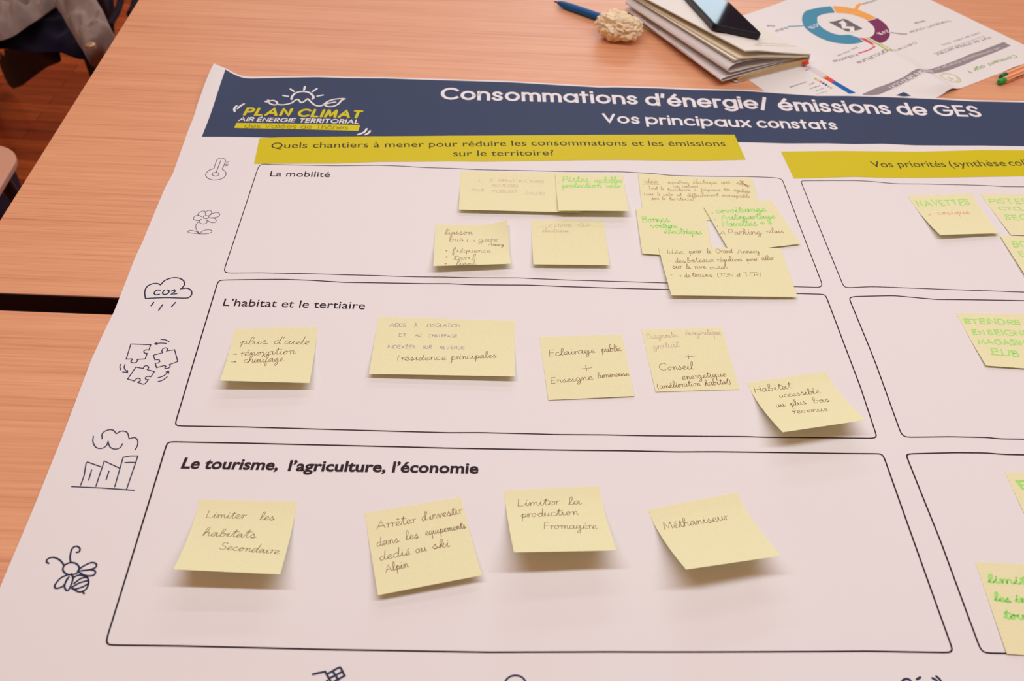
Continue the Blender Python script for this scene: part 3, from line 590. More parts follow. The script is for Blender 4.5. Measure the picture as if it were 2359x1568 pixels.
# ------------------------------------------------------------------ sticky notes
def inkmat(name, rgb): return mat(name, rgb, .65, .15)
YEL = mat('yellow_note_paper', (248, 231, 181), .75, .1, var=.06, vscale=(900, 900, 900), trans=.06)
BROWN = inkmat('brown_ballpoint', (128, 80, 62)); BROWL = inkmat('light_brown_ballpoint', (150, 98, 72)); PURP = inkmat('violet_ballpoint', (170, 128, 150)); GREEN = inkmat('green_marker', (170, 222, 118)); CORAL = inkmat('coral_pen', (236, 140, 112)); FADE = inkmat('faded_ballpoint', (180, 122, 84))
PALE = inkmat('pale_violet_ballpoint', (208, 174, 160))
NG = 'yellow sticky notes on the poster'
def note(label, TLpx, TRpx, hL=None, hR=None, BLpx=None, BRpx=None, w=76, base=.25, g=1.7, inks=(), bumps=(), wide=None):
    TL = P(TLpx, 0); TR = P(TRpx, 0)
    z0 = zposter(TL.x, TL.y); TL = P(TLpx, z0 + base); TR = P(TRpx, z0 + base)
    ax = (TR - TL).normalized() if (TR - TL).length > 1 else Vector((1, 0, 0)); ax.z = 0; ax.normalize()
    if wide: TR = TL + ax * wide
    dn = Vector((ax.y, -ax.x, 0))
    def bottom(px, t, h):
        h = h or 0.0
        if px: q = P(px, z0 + base + h)
        else: q = t + dn * math.sqrt(max(1, 75.8 ** 2 - (h * 1.08) ** 2))
        return Vector((q.x, q.y, h))
    BL = bottom(BLpx, TL, hL); BR = bottom(BRpx, TR, hR)
    for t in (TL, TR): t.z = 0.0
    S = Note(TL, TR, BR, BL, (TR - TL).length, 76.0, base, g, bumps)
    root = thing('sticky_note', label, 'sticky note', ((TL.x + TR.x + BL.x + BR.x) / 4, (TL.y + TR.y + BL.y + BR.y) / 4, z0 + base), NG)
    nu, nv = 28, 28; Vv = []
    for off in (0.0, -.14):
        for j in range(nv + 1):
            for i in range(nu + 1): Vv.append(S.at(S.w * i / nu, -76.0 * j / nv, off))
    n1 = (nu + 1) * (nv + 1); Fv = []
    for j in range(nv):
        for i in range(nu):
            a = j * (nu + 1) + i; Fv.append((a, a + nu + 1, a + nu + 2, a + 1)); Fv.append(tuple(n1 + x for x in (a, a + 1, a + nu + 2, a + nu + 1)))
    rim = [i for i in range(nu + 1)] + [(j + 1) * (nu + 1) - 1 for j in range(1, nv + 1)] + [nv * (nu + 1) + i for i in range(nu - 1, -1, -1)] + [j * (nu + 1) for j in range(nv - 1, 0, -1)]
    for a, b in zip(rim, rim[1:] + rim[:1]): Fv.append((a, b, b + n1, a + n1))
    po = obj('paper', Vv, Fv, YEL, root, smooth=True); po.data.set_sharp_from_angle(angle=math.radians(50))
    for m, lb, words, lines in inks:
        k = Ink(S, .07)
        for it in words:
            t_, a, b, h = it[:4]; fo = it[4] if len(it) > 4 else 'H'; wd = it[5] if len(it) > 5 else .42
            if fo == 'H': k.strokes(t_, a, b, h * .87, 'H', wpx=wd, slant=.12, jit=1, step=9)
            else:
                Hh = k.frame(a, b, h)[2].length; k.strokes(t_, a, b, h, 'G', w=max(5, wd / Hh * 115), step=9, jit=1)
        for pts, wd in lines: k.pxline(pts, wd, 0)
        k.build('handwriting', m, root, lb)
    return root
def sidecurl(ul, amp, pw=2.0): return lambda u, v: amp * max(0, (u - ul) / (1 - ul)) ** pw * max(0, 1 - 1.4 * v)
M_ = 1.5; ML = 1.1   # marker width
# top box
note('wide yellow sticky note reading infrastructures protégées in faint violet capitals', (1062, 394.5), (1250, 399), 5, 4.5, (1057, 483), None, wide=127, inks=[(PALE, 'faint violet ballpoint capitals', [('+', (1102, 418), (1107, 418), 4, 'G'), ("D'", (1129, 418), (1136, 418.3), 6, 'G'), ('INFRASTRUCTURES', (1148, 418.7), (1253, 421.4), 6, 'G'), ('PROTEGEES', (1133, 430.6), (1193.6, 431), 6, 'G'), ('POUR', (1086.4, 440.5), (1115, 441.6), 6.5, 'G'), ('MOBILITÉS', (1133, 442.7), (1191.5, 444.8), 6.5, 'G'), ('DOUCES', (1210.6, 448.4), (1256.3, 449.7), 6.5, 'G')], [])])
note('sticky note with green marker Pistes cyclables, overlapping the wide note at its left', (1279, 401), (1435, 403), 8, 8, (1287, 485), (1450, 486), base=1.3, inks=[(GREEN, 'green marker handwriting', [('.', (1286, 420), (1287, 420), 7, 'H', 1.6), ('Pistes', (1296.7, 419.3), (1357.2, 419.3), 8, 'H', ML), ('cyclables', (1368.9, 420.4), (1434, 420.4), 7, 'H', ML), ('protection', (1294.5, 432), (1385.9, 432), 6.5, 'H', ML), ('vélo', (1395.4, 432), (1431.5, 432.7), 6.5, 'H', ML)], [])])
note('sticky note reading liaison bus gare with curled upper right corner', (1003, 516.5), (1168, 519), 9, 7.5, (998, 613), (1177, 607), bumps=[sidecurl(.55, 7.5)], inks=[(BROWL, None, [('liaison', (1024.8, 539.7), (1088.5, 539.7), 6.5), ('bus', (1034.3, 555.9), (1068.3, 554.6), 6.5), ('(-)', (1074.7, 557), (1094, 557), 6, 'G'), ('gare', (1101, 555.9), (1147, 555.9), 6.5), ('Annecy', (1125.7, 565), (1160.7, 566.5), 4.2), ('+', (1025, 580), (1031, 580), 6, 'G'), ('fréquence', (1040.7, 581.4), (1131, 581.4), 6.5), ('+', (1024, 594.5), (1032, 594.5), 6, 'G'), ('tarif', (1044, 599.2), (1098, 597), 6.5), ('+', (1023, 610), (1030, 610), 6, 'G'), ('ligne', (1050.3, 610.5), (1097, 609.4), 5.5)], [])])
note('nearly blank sticky note reading locations vélo in pale violet at its top', (1223, 507), (1391, 509), 5, 5, (1229, 608), (1405, 610), inks=[(PALE, 'pale violet ballpoint handwriting', [('-', (1238, 526), (1244, 526), 5, 'G'), ('LOCATIONS', (1250, 524.4), (1316.8, 522.7), 7, 'G'), ('VÉLO', (1330.6, 522.7), (1359.3, 520.6), 7, 'G'), ('électrique', (1248.9, 534.6), (1310.5, 534.6), 5)], [])])
SW = .36
note('wide sticky note reading Idée minibus électrique, packed with brown lines, top edge sagging', (1470, 401), (1700, 412), .5, .4, wide=127, bumps=[lambda u, v: (3.5 * max(0, (u - .5) / .5) ** 1.6 + .8 * max(0, (.4 - u) / .4)) * (1 - v)],
     inks=[(FADE, None, [('Idée', (1486, 422), (1516.4, 422), 5.5), (':', (1528, 422), (1529, 422), 6, 'G'), ('minibus', (1538.3, 423.1), (1587.6, 423.7), 5, 'H', SW), ('électrique', (1596.5, 423.1), (1652.3, 423.1), 5, 'H', SW), ('qui', (1661.8, 423.7), (1683, 422), 5, 'H', SW), ('sillonne', (1696, 423), (1727, 431), 5, 'H', SW), ('(ex nature)', (1550.8, 431.5), (1607.8, 431.5), 4, 'H', SW),
       ('Tout', (1494, 436.2), (1516.4, 436.2), 4.2, 'H', SW), ('le', (1523.5, 438), (1530, 438), 4.2, 'H', SW), ('territoire', (1538.3, 439.8), (1591.7, 439.8), 4.2, 'H', SW), ('à', (1600, 439.8), (1604.2, 439.8), 4.2, 'H', SW), ('fréquence', (1614.3, 439.8), (1660.6, 439.8), 4.2, 'H', SW), ('très', (1668.3, 439.2), (1682, 438.6), 4.2, 'H', SW), ('régulière', (1687.9, 440.4), (1729, 444.5), 4.2, 'H', SW),
       ('(car', (1484.3, 450.4), (1506.9, 449.9), 4.2, 'H', SW), ('le', (1515.2, 450.4), (1521.7, 450.4), 4.2, 'H', SW), ('vélo', (1528.2, 451), (1551.4, 451), 4.2, 'H', SW), ('est', (1559, 451.6), (1572.2, 451), 4.2, 'H', SW), ('difficilement', (1583.4, 452.8), (1656.4, 451.6), 4.2, 'H', SW), ('envisageable', (1663, 452.2), (1728, 455.8), 4.2, 'H', SW), ('dans', (1501, 460.3), (1519.3, 459.3), 4.2, 'H', SW), ('le', (1525.9, 460), (1533.6, 460), 4.2, 'H', SW), ('territoire)', (1542, 461), (1597.7, 461.7), 4.2, 'H', SW)], [([(1480, 424), (1521, 425)], .35), ([(1707, 418), (1722, 430.5)], .9), ([(1704, 415.5), (1716, 426)], .7)])])
note('sticky note with green marker Bornes voiture électrique below the packed wide note', (1465, 480), (1626, 489), .9, .5, (1480, 583), None, base=1.5, inks=[(GREEN, 'green marker handwriting', [('Bornes', (1481.4, 511.2), (1543.2, 511.2), 8, 'H', ML), ('voiture', (1499.8, 524.6), (1561.6, 524.6), 7, 'H', ML), ('électrique', (1530.3, 537), (1617.3, 539), 7, 'H', ML)], [])])
note('tilted sticky note listing covoiturage, Autopartage, Navettes in green marker', (1621, 476), (1776, 459), .6, .4, base=1.9, inks=[(GREEN, 'green marker handwriting', [('.', (1641, 491), (1642, 491), 6, 'H', 1.6), ('covoiturage', (1650, 490.6), (1766, 486.8), 7.5, 'H', ML), ('.', (1647, 506), (1648, 506), 6, 'H', 1.6), ('Autopartage', (1662.3, 505.9), (1788.2, 502.8), 7, 'H', ML), ('.', (1653.5, 521), (1654.5, 521), 6, 'H', 1.6), ('Navettes', (1666, 521), (1746, 519.6), 7.5, 'H', ML), ('+', (1753, 519), (1764, 519), 13, 'G', M_), ('+', (1771, 520), (1782, 520), 13, 'G', M_)], []),
      (BROWL, 'brown ballpoint line', [('A', (1659, 540.5), (1672, 540.5), 8, 'G'), ('Parking', (1679.8, 540.5), (1755.4, 539.4), 7), ('relais', (1766, 537), (1806.5, 536.4), 6)], [])])
note('wide sticky note reading Idée pour le Grand Annecy, crossing the frame line', (1516.6, 568), (1790, 569.5), 2.5, .8, (1546.8, 680), (1837.4, 683.1), wide=127, base=3.0, inks=[(BROWL, None, [('Idée', (1538.7, 584.5), (1576, 584.5), 6), ('pour', (1587.5, 583.7), (1618, 582.2), 6), ('le', (1629.5, 583), (1638.6, 583), 6), ('Grand', (1650, 583), (1689, 582.2), 6), ('Annecy', (1699.7, 583.7), (1750, 582.2), 6), ('-', (1536, 603), (1548, 603), 6, 'G'), ('des', (1555.5, 605), (1580.6, 604.6), 6), ('bateaux', (1583.7, 604.3), (1645.5, 602.8), 6), ('réguliers', (1653, 603), (1711, 601.5), 6), ('pour', (1721, 601.5), (1746, 600), 6), ('aller', (1755.4, 599.4), (1783.6, 598.5), 6),
      ('sur', (1549.4, 618), (1572, 618), 6), ('la', (1582, 618.8), (1592, 618.8), 6), ('rive', (1599.7, 618.3), (1628, 617.7), 6), ('ouest', (1635.6, 620.3), (1676.8, 617.3), 6), ('-', (1543.5, 635), (1549.5, 635), 6, 'G'), ('+', (1565, 638), (1572, 638), 7, 'G'), ('de', (1577.6, 638.6), (1591.3, 638.2), 6), ('trains', (1595, 637.9), (1642.4, 637.1), 6), ('(TGV', (1653.9, 637.9), (1692.8, 637.1), 9, 'G'), ('et', (1697.4, 637.5), (1708, 637), 6), ('TER)', (1715, 636.3), (1755.4, 636.3), 9, 'G')], [])])
# middle box
note('sticky note reading plus d’aide rénovation, lifted lower edge, at the left frame line', (539.5, 757), (732.5, 753.5), 11, 8.5, (506.5, 876), (713, 882), inks=[(BROWN, None, [('plus', (552.2, 793), (616, 792.3), 9), ("d'aide", (629.7, 791), (713.6, 793.4), 9), ('>', (532.5, 818), (546, 818), 8, 'G'), ('rénovation', (553, 819.5), (680.7, 814.6), 8.5), ('>', (529.5, 836), (544, 836), 8, 'G'), ('chaufage', (560.7, 835.8), (653, 832.2), 9)], [([(603, 821.5), (606, 817), (610, 821), (616, 816)], .6)])])
note('wide sticky note reading AIDES À L’ISOLATION in violet capitals', (871, 729), (1185.5, 737), 5, 6.5, (849.5, 860.5), (1186.5, 864.5), inks=[(PURP, 'violet ballpoint capitals', [('AIDES', (896.9, 751.6), (934, 752.7), 8.3, 'G'), ('À', (954, 753), (962, 753), 8, 'G'), ("L'ISOLATION", (983, 753), (1060.5, 753), 8, 'G'), ('ET', (918.8, 774.8), (936, 774.8), 7, 'G'), ('AU', (955.7, 775.4), (970.6, 775.4), 7, 'G'), ('CHAUFFAGE', (986, 776.5), (1053, 776.9), 7.2, 'G'), ('INDEXÉES', (892.7, 802.4), (956.4, 802.4), 7.8, 'G'), ('SUR', (972.7, 803.2), (994.6, 803.2), 7.8, 'G'), ('REVENUS', (1013, 804), (1070, 804.5), 7.8, 'G')], []),
      (BROWN, 'brown ballpoint line', [('(résidence', (915, 830), (1028.6, 828.5), 7.5), ('principales', (1038, 828.5), (1144.4, 823), 8)], [])])
note('flat sticky note reading Eclairage public + Enseigne lumineuse', (1242.7, 775.6), (1432.4, 770.3), .6, 1.4, (1263.5, 921.3), (1462, 913), inks=[(BROWN, None, [('Eclairage', (1266, 820), (1372.5, 812), 8.5), ('public', (1385.7, 811.8), (1434, 807.5), 8.2), ('Enseigne', (1270, 883), (1366.6, 874), 8), ('lumineuse', (1377, 871), (1450, 864.5), 7)], [([(1340.5, 849.2), (1362.7, 846.8)], .42), ([(1349, 840.4), (1351.7, 853.8)], .42)])])
note('flat sticky note reading Conseil energetique below faint violet lines', (1477.6, 758.9), (1662.4, 754), .5, .4, (1510.4, 902.7), (1703.9, 897.4), inks=[(PALE, 'faint violet ballpoint lines', [('Diagnostic', (1490.8, 780.5), (1564, 775.6), 7), ('énergénitique', (1579, 772), (1662, 771), 7.5), ('gratuit', (1504.6, 803.9), (1567, 798.6), 8)], []),
      (BROWN, 'brown ballpoint lines', [('Conseil', (1519.5, 852.8), (1599, 850), 9.5), ('energetique', (1571.5, 874), (1674.5, 866.6), 8), ('(amélioration', (1515, 895), (1615, 887.8), 7.5), ('habitat)', (1624.6, 887.8), (1683, 884.6), 7.5)], [([(1575, 822.8), (1602.3, 819.4)], .42), ([(1585, 815.6), (1586.8, 826.6)], .42)])])
note('strongly lifted sticky note reading Habitat accessible, by the frame’s lower right corner', (1721, 881), (1902.5, 854), 20, 19, (1803.5, 995), (1995, 965.5), g=1.5, inks=[(BROWN, None, [('Habitat', (1740.3, 904.5), (1826.3, 893.5), 8.5), ('accessible', (1796.6, 915.8), (1891, 905), 7.5), ('au', (1789.8, 938), (1809.7, 934.9), 7), ('plus', (1822.5, 935.5), (1860, 929.6), 7.5), ('bas', (1875, 928.5), (1913.4, 924.3), 7.5), ('revenue', (1827.4, 952.5), (1909, 945.5), 7)], [])])
# bottom box
note('lifted sticky note reading Limiter les habitats Secondaire, leftmost in the bottom frame', (460, 1150), (684.5, 1155), 19.5, 17.5, (399.5, 1311), (645.5, 1323), g=1.5, inks=[(BROWN, None, [('Limiter', (474.7, 1192), (565, 1194.4), 9.5), ('les', (598, 1197.3), (632, 1197.6), 9.5), ('habitats', (465, 1233.5), (589.4, 1239), 10), ('Secondaire', (504.4, 1264.5), (642.5, 1276.3), 10)], [])])
note('tilted sticky note reading Arrêter d’investir dans les equipements', (839.7, 1181.5), (1061.7, 1144.4), 6.5, 7.5, (870.5, 1371), (1110, 1325), inks=[(BROWN, None, [('Arrêter', (868, 1219), (958.2, 1203), 11), ("d'investir", (972, 1200), (1065, 1182), 11), ('dans', (868, 1258.4), (920, 1247.8), 11), ('les', (934.9, 1243.6), (965.7, 1238), 11), ('equipements', (980.5, 1233), (1074, 1216), 9.5), ('dedié', (874.3, 1291), (946.5, 1276.5), 10.5), ('au', (958.2, 1274), (983.7, 1268), 10.5), ('ski', (995.4, 1264.8), (1038, 1258.4), 10.5), ('Alpin', (889.2, 1318), (942.3, 1305), 10)], [])])
note('lifted sticky note reading Limiter la production Fromagère', (1161, 1129), (1380.5, 1118.5), 24, 21, (1184, 1272), (1421, 1266.5), g=1.5, inks=[(BROWN, None, [('Limiter', (1193.7, 1165.4), (1289, 1161.8), 9.5), ('la', (1309.5, 1162.4), (1340, 1161), 9.5), ('production', (1200, 1191.5), (1334, 1185), 9), ('Fromagère', (1254, 1218), (1376.4, 1218), 9.5)], [])])
note('tilted lifted sticky note with the single word Méthaniseur', (1492.5, 1173.5), (1698.5, 1134), 25, 21, (1581, 1310.5), (1799, 1279.5), g=1.5, inks=[(BROWN, None, [('Méthaniseur', (1531.3, 1219.5), (1680, 1196), 10)], [])])
# right column
note('sticky note reading NAVETTES in green over a faint coral line, lower left corner curled', (2090, 451), (2238, 444.5), 6.5, 4, (2166, 541.5), (2302, 537), g=2.2, inks=[(GREEN, 'green marker capitals', [('NAVETTES', (2116, 476), (2237, 472), 14, 'G', M_)], []), (CORAL, 'faint coral handwriting', [('+', (2140, 497), (2146, 497), 6, 'G', .5), ('cosique', (2160.5, 494.5), (2236, 492), 6, 'H', .5)], [])])
note('sticky note reading PISTES CYCLABLES in green, cut by the right edge of the photo', (2258, 446.6), (2359, 447.5), 1, 1, (2328.8, 541), None, wide=76, inks=[(GREEN, 'green marker capitals', [('PISTES', (2281, 469), (2372, 469), 12, 'G', M_), ('CYCLABLES', (2303, 484.5), (2432, 486), 9.5, 'G', M_), ('SECURISES', (2318, 506.5), (2470, 508), 14, 'G', M_)], [])])
note('sticky note starting BO in green, just under the PISTES note at the photo’s right edge', (2304, 542.8), (2420, 544), 1.2, 1, None, None, wide=76, base=1.4, inks=[(GREEN, 'green marker capitals', [('BORNES', (2335, 569.5), (2448, 571), 14, 'G', M_), ('ELEC', (2351, 591), (2430, 592), 13, 'G', M_)], [])])
note('sticky note reading ETEINDRE ENSEIGNES in green in the middle right frame', (2202.2, 720.4), (2350, 722), 2.2, 1, (2272.7, 841), None, wide=76, g=2.4, inks=[(GREEN, 'green marker capitals', [('ETEINDRE', (2223.7, 745.5), (2355.3, 748.5), 12.5, 'G', M_), ('ENSEIGNES', (2242.5, 771.4), (2391, 774), 12.5, 'G', M_), ('MAGASINS', (2253.5, 792), (2380, 797), 12.5, 'G', M_), ('PUB', (2287, 818.5), (2352, 821.5), 16, 'G', M_)], [([(2284, 816), (2310, 818.5)], M_)])])
note('sticky note with a green E, corner only, upper one in the lower right frame', (2315, 1087), (2440, 1089), 1, 1, None, None, wide=76, inks=[(GREEN, 'green marker capitals', [('ENERGIE', (2354, 1126), (2500, 1130), 19, 'G', M_)], [([(2341, 1107), (2356, 1126)], M_), ([(2341, 1107), (2380, 1107)], M_)])])
note('sticky note reading limiter les in green, lower one in the lower right frame', (2246.7, 1294), (2359, 1299.3), 1, 1, (2319.3, 1506), None, wide=76, inks=[(GREEN, 'green marker handwriting', [('limiter', (2277, 1341), (2398, 1347), 10, 'H', 1.6), ('les', (2292, 1383), (2329, 1387), 10, 'H', 1.6), ('intrants', (2340, 1386), (2460, 1392), 10, 'H', 1.6), ('tourisme', (2315, 1424), (2450, 1432), 11, 'H', 1.6)], [])])

# ------------------------------------------------------------------ leaflet with the ring chart (read upside down)
def cross(p, d, q, e):
    t = ((q.x - p.x) * e.y - (q.y - p.y) * e.x) / (d.x * e.y - d.y * e.x); return p + d * t
K0, K1 = P((1930, 40), 3), P((2185, 201), 9)
KD = (K1 - K0); KL = KD.to_2d().length; KD = KD.to_2d().normalized(); KN = Vector((-KD.y, KD.x))   # KN points to the far right side
def zleaf(x, y):
    q = Vector((x, y)) - K0.to_2d(); t = q.dot(KD) / KL; d = q.dot(KN)
    hgt = 10.0 * max(0.0, min(1.3, t)) ** 1.5
    prof = math.exp(-(d / 15.0) ** 2) if d > 0 else max(0.0, 1 + d / 62.0) ** 1.6
    z = .35 + hgt * prof
    k = (Vector((x, y)) - P((1850, 12), 0).to_2d()); z += 1.2 * math.exp(-((k.x * .55 + k.y * .83) / 14) ** 2)
    return .2 + (z - .2) * sstep(1026, 1052, y)
LF = Field(zleaf)
g2 = lambda px: P(px, .5).to_2d()
ra, rb = g2((2145.4, 0)), g2((2359, 103)); ba, bb = g2((2359, 147)), g2((2250, 189)); la_, lb_ = g2((1726, 184.5)), g2((1757.5, 206.8)); ta_, tb_ = g2((1728.6, 29.5)), g2((1789, 9))
cR = cross(ra, rb - ra, ba, bb - ba); cB = cross(ba, bb - ba, la_, lb_ - la_); cL = cross(ta_, tb_ - ta_, la_, lb_ - la_); cT = cross(ta_, tb_ - ta_, ra, rb - ra)
lt = thing('leaflet', 'unfolded white leaflet with a coloured ring chart, seen upside down beside the notebook', 'leaflet', (cR.x * .5 + cL.x * .5, cR.y * .5 + cL.y * .5, .3))
N_ = 110; Vv, Fv = [], []
for j in range(N_ + 1):
    for i in range(N_ + 1):
        u, v = i / N_, j / N_
        q = cL.lerp(cT, u).lerp(cB.lerp(cR, u), v); Vv.append((q.x, q.y, zleaf(q.x, q.y)))
for j in range(N_):
    for i in range(N_): a = j * (N_ + 1) + i; Fv.append((a, a + N_ + 1, a + N_ + 2, a + 1))
LPAP = mat('leaflet_paper', (232, 217, 215), .6, .25)
obj('sheet', Vv, Fv, LPAP, lt, smooth=True)
zA = lambda pts: Z(1720, 0, 6.938, pts); zB = lambda pts: Z(2020, 0, 6.938, pts)
INKL = mat('leaflet_grey_print', (96, 76, 82), .6, .15); GREYB = mat('leaflet_grey_bar_print', (150, 132, 136), .6, .15)
def ring(name, rgb, A, B, lb, n=40):
    k = Ink(LF, .14); k.strip([tuple(q) for q in catmull([Vector(q) for q in zA(A)], 5)], [tuple(q) for q in catmull([Vector(q) for q in zA(B)], 5)], n, 6); return k.build(name, mat('leaflet_' + lb.split()[0] + '_print', rgb, .55, .2), lt, lb + ' segment of the ring chart')
rg = ring('chart_segment', (66, 134, 164), [(1350, 102), (1200, 115), (1050, 145), (945, 178), (900, 235), (885, 300), (900, 385), (960, 470), (1080, 555), (1230, 630), (1400, 680), (1600, 703), (1750, 695), (1865, 667)], [(1415, 203), (1300, 212), (1200, 235), (1140, 263), (1127, 310), (1140, 370), (1190, 430), (1280, 490), (1380, 535), (1500, 560), (1640, 555), (1700, 575), (1750, 590), (1790, 605)], 'teal', 80)
ro = ring('chart_segment', (242, 160, 72), [(1370, 100), (1500, 103), (1650, 125), (1800, 165), (1950, 225), (2075, 288)], [(1440, 207), (1550, 210), (1650, 225), (1750, 250), (1850, 285), (1925, 322)], 'orange')
rp_ = ring('chart_segment', (124, 36, 84), [(2095, 292), (2190, 360), (2260, 440), (2288, 520), (2280, 590), (2230, 650), (2175, 680), (2125, 690)], [(1930, 338), (2000, 390), (2040, 450), (2047, 500), (2030, 550), (2000, 580), (1975, 592), (1955, 600)], 'purple')
rr = ring('chart_segment', (226, 40, 92), [(1790, 605), (1985, 705)], [(1885, 610), (2045, 705)], 'red', 12)
k = Ink(LF, .16); k.pxline(zA([(1985, 700), (2050, 745)]), 1.2, 0); k.pxline(zA([(2050, 742), (1950, 800), (1795, 850)]), 2.4, 4); k.build('pointer_line', MATS['leaflet_red_print'], rr)
k = Ink(LF, .16); k.pxline(zA([(1915, 602), (2275, 812)]), 2.6, 0, cap='none'); k.build('chart_segment', mat('leaflet_green_print', (168, 190, 30), .55, .2), lt, 'thin green segment of the ring chart')
k = Ink(LF, .17); k.pxline(zA([(2120, 695), (2335, 800)]), 2.6, 0, cap='none'); k.build('chart_segment', mat('leaflet_yellow_print', (226, 188, 40), .55, .2), lt, 'thin yellow segment of the ring chart')
k = Ink(LF, .16); k.pxline(zA([(1750, 152), (1775, 95), (1830, 60)]), 5, 4, cap='none'); k.build('pointer_line', MATS['leaflet_orange_print'], ro)
k = Ink(LF, .16); k.pxline(zA([(660, 425), (915, 413)]), 2.2, 0, cap='none'); k.build('pointer_line', MATS['leaflet_teal_print'], rg)
k = Ink(LF, .16); k.pxline(zB([(220, 520), (400, 545), (485, 545)]), 1.7, 0, cap='none'); k.build('pointer_line', MATS['leaflet_purple_print'], rp_)
k = Ink(LF, .16); k.strip(zA([(1312, 350), (1400, 342), (1545, 302), (1600, 312), (1855, 458)]), zA([(1312, 352), (1420, 412), (1600, 503), (1700, 503), (1855, 460)]), 40, 6); ic = k.build('centre_emblem', mat('leaflet_dark_grey_print', (112, 100, 106), .6, .15), lt, 'dark grey tile with a zigzag arrow in the ring')
WL = mat('leaflet_white_print', (236, 221, 219), .6, .2)
k = Ink(LF, .24); k.pxline(zA([(1690, 515), (1680, 445), (1560, 440), (1540, 365)]), 6.5, 0, cap='none'); k.strip(zA([(1465, 372), (1530, 328), (1540, 328)]), zA([(1470, 376), (1560, 380), (1615, 395)]), 8, 2); k.build('zigzag_arrow', WL, ic)
for t_, a, b, h, par in (('50%', (1885, 52.5), (1859, 63), -9, rg), ('24%', (2044, 68.5), (2018, 76.4), -8, rp_), ('16%', (1979, 26.6), (1957, 30), -4.5, ro)):
    k = Ink(LF, .22); k.strokes(t_, a, b, h, 'G', w=19); k.build('percent_lettering', WL if par is not ro else mat('leaflet_pale_orange_print', (244, 184, 120)), par)
for t_, a, b, h, w_ in (('Transport routier', (2185.8, 45.5), (2091.3, 72.8), -6, 11), ('Déchets', (2106.5, 95.8), (2056, 115), -6.5, 11), ('Part de chaque secteur', (2276.6, 84.3), (2154, 124.7), -6.5, 11), ('Unité de calcul : GWh', (2255, 74.2), (2167.7, 102.3), -4.5, 11), ('Industrie', (1972.2, 123.7), (1916, 139.8), -7, 12),
                        ('Elec. Pétrole', (1973, 107.4), (1927.6, 128), -4.2, 13), ('Agriculture', (2051, 112), (1970.8, 143), -7, 12), ('Rési', (1810, 61.3), (1783.4, 71), -6.5, 12), ('Fioul', (1783.4, 58), (1766.8, 57.7), -4, 13), ('tertiaire', (2016, -1), (1984.5, 8), -5, 12), ('Pétrole', (2128, 46.8), (2105, 52.6), -4, 14),
                        ('non-renouvelable', (1857, 187.4), (1818, 200.3), -3.2, 15), ('gaz', (1875, 190), (1862, 195), -3.2, 14), ('charbon', (1888, 196), (1864, 204), -3.2, 14), ('bois', (1896, 202), (1878, 209), -3.2, 14), ('fioul', (1903, 209), (1880, 217), -3.2, 14), ('GWh', (1865, 155), (1853, 161), -4, 16)):
    k = Ink(LF, .16); k.strokes(t_, a, b, h, 'G', w=w_); k.build('printed_word', INKL, lt)
k = Ink(LF, .15); k.pxline([(2267, 83.2), (2150.4, 124)], .5, 0); k.build('underline', INKL, lt)
bt = zB([(2025, 672), (1600, 830), (1250, 970), (1000, 1060), (850, 1105), (740, 1112), (640, 1102), (560, 1140), (430, 1230), (200, 1330), (0, 1400)]) + zA([(1852, 1505)])
bb2 = zB([(2140, 730), (1700, 905), (1350, 1050), (1100, 1140), (950, 1165), (830, 1165), (750, 1155), (600, 1250), (350, 1370), (50, 1505)]) + [(1996, 222), (1990, 224)]
k = Ink(LF, .16); k.strip(bt, bb2, 120, 6); gb = k.build('title_bar', GREYB, lt, 'long grey bar with white title lettering')
k = Ink(LF, .26); k.strokes("Les consommations d'énergie sur le", (2301.8, 108.4), (2139.6, 162), -6, 'G', w=12); k.strokes('territoire de la CCVT', (2140, 161), (2043.8, 200), -6.6, 'G', w=12); k.build('title_lettering', WL, gb)
k = Ink(LF, .16); k.strokes('Comment agir ?', (2337, 126), (2225.4, 163), -8.5, 'G', w=17); k.build('green_lettering', mat('leaflet_deep_green_print', (118, 166, 36), .6, .15), lt)
OL = mat('leaflet_olive_print', (196, 176, 52), .6, .15)
k = Ink(LF, .16); k.pxline(zB([(1020, 1210), (1060, 1180), (1150, 1178), (1260, 1212), (1325, 1262), (1335, 1300), (1290, 1315), (1200, 1302), (1090, 1260), (1030, 1222)]), 1.0, 4, True); k.pxline(zB([(1150, 1235), (1180, 1262), (1215, 1262)]), 1.4, 3); k.pxline(zB([(1250, 1290), (1300, 1300), (1310, 1275), (1270, 1235)]), .8, 3); k.build('smiley_emblem', OL, lt, 'olive outlined smiley emblem')
k = Ink(LF, .16); k.strip(zB([(305, 1522), (430, 1470), (545, 1530)]), zB([(305, 1524), (430, 1545), (545, 1532)]), 12, 3); k.build('dark_corner', NAVY, lt)
for nm, rgb, A, B in (('blue', (0, 92, 170), [(1415, 1295), (1750, 1488)], [(1345, 1318), (1640, 1500)]), ('vermilion', (228, 66, 48), [(1300, 1222), (1420, 1292)], [(1225, 1250), (1345, 1318)]), ('lime', (190, 180, 40), [(1290, 1208), (1302, 1220)], [(1205, 1240), (1217, 1251)]), ('pale', (218, 200, 200), [(1010, 1035), (1290, 1205)], [(930, 1068), (1200, 1240)])):
    k = Ink(LF, .16); k.strip(zA(A), zA(B), 14, 4); k.build('bar_segment', mat('leaflet_%s_bar_print' % nm, rgb, .55, .2), lt, nm + ' segment of the stacked bar')
for i, rgb in enumerate(((190, 180, 40), (242, 160, 100), (228, 66, 60), (20, 86, 150), (124, 36, 84), (140, 180, 220), (232, 178, 44))):
    x, y = 1100 + 41.5 * i, 1257 + 24.5 * i; k = Ink(LF, .16); k.strip(zA([(x - 26, y - 6), (x + 10, y - 16)]), zA([(x - 8, y + 18), (x + 28, y + 6)]), 4, 2); k.build('legend_swatch', mat('leaflet_swatch_%d_print' % i, rgb), lt)

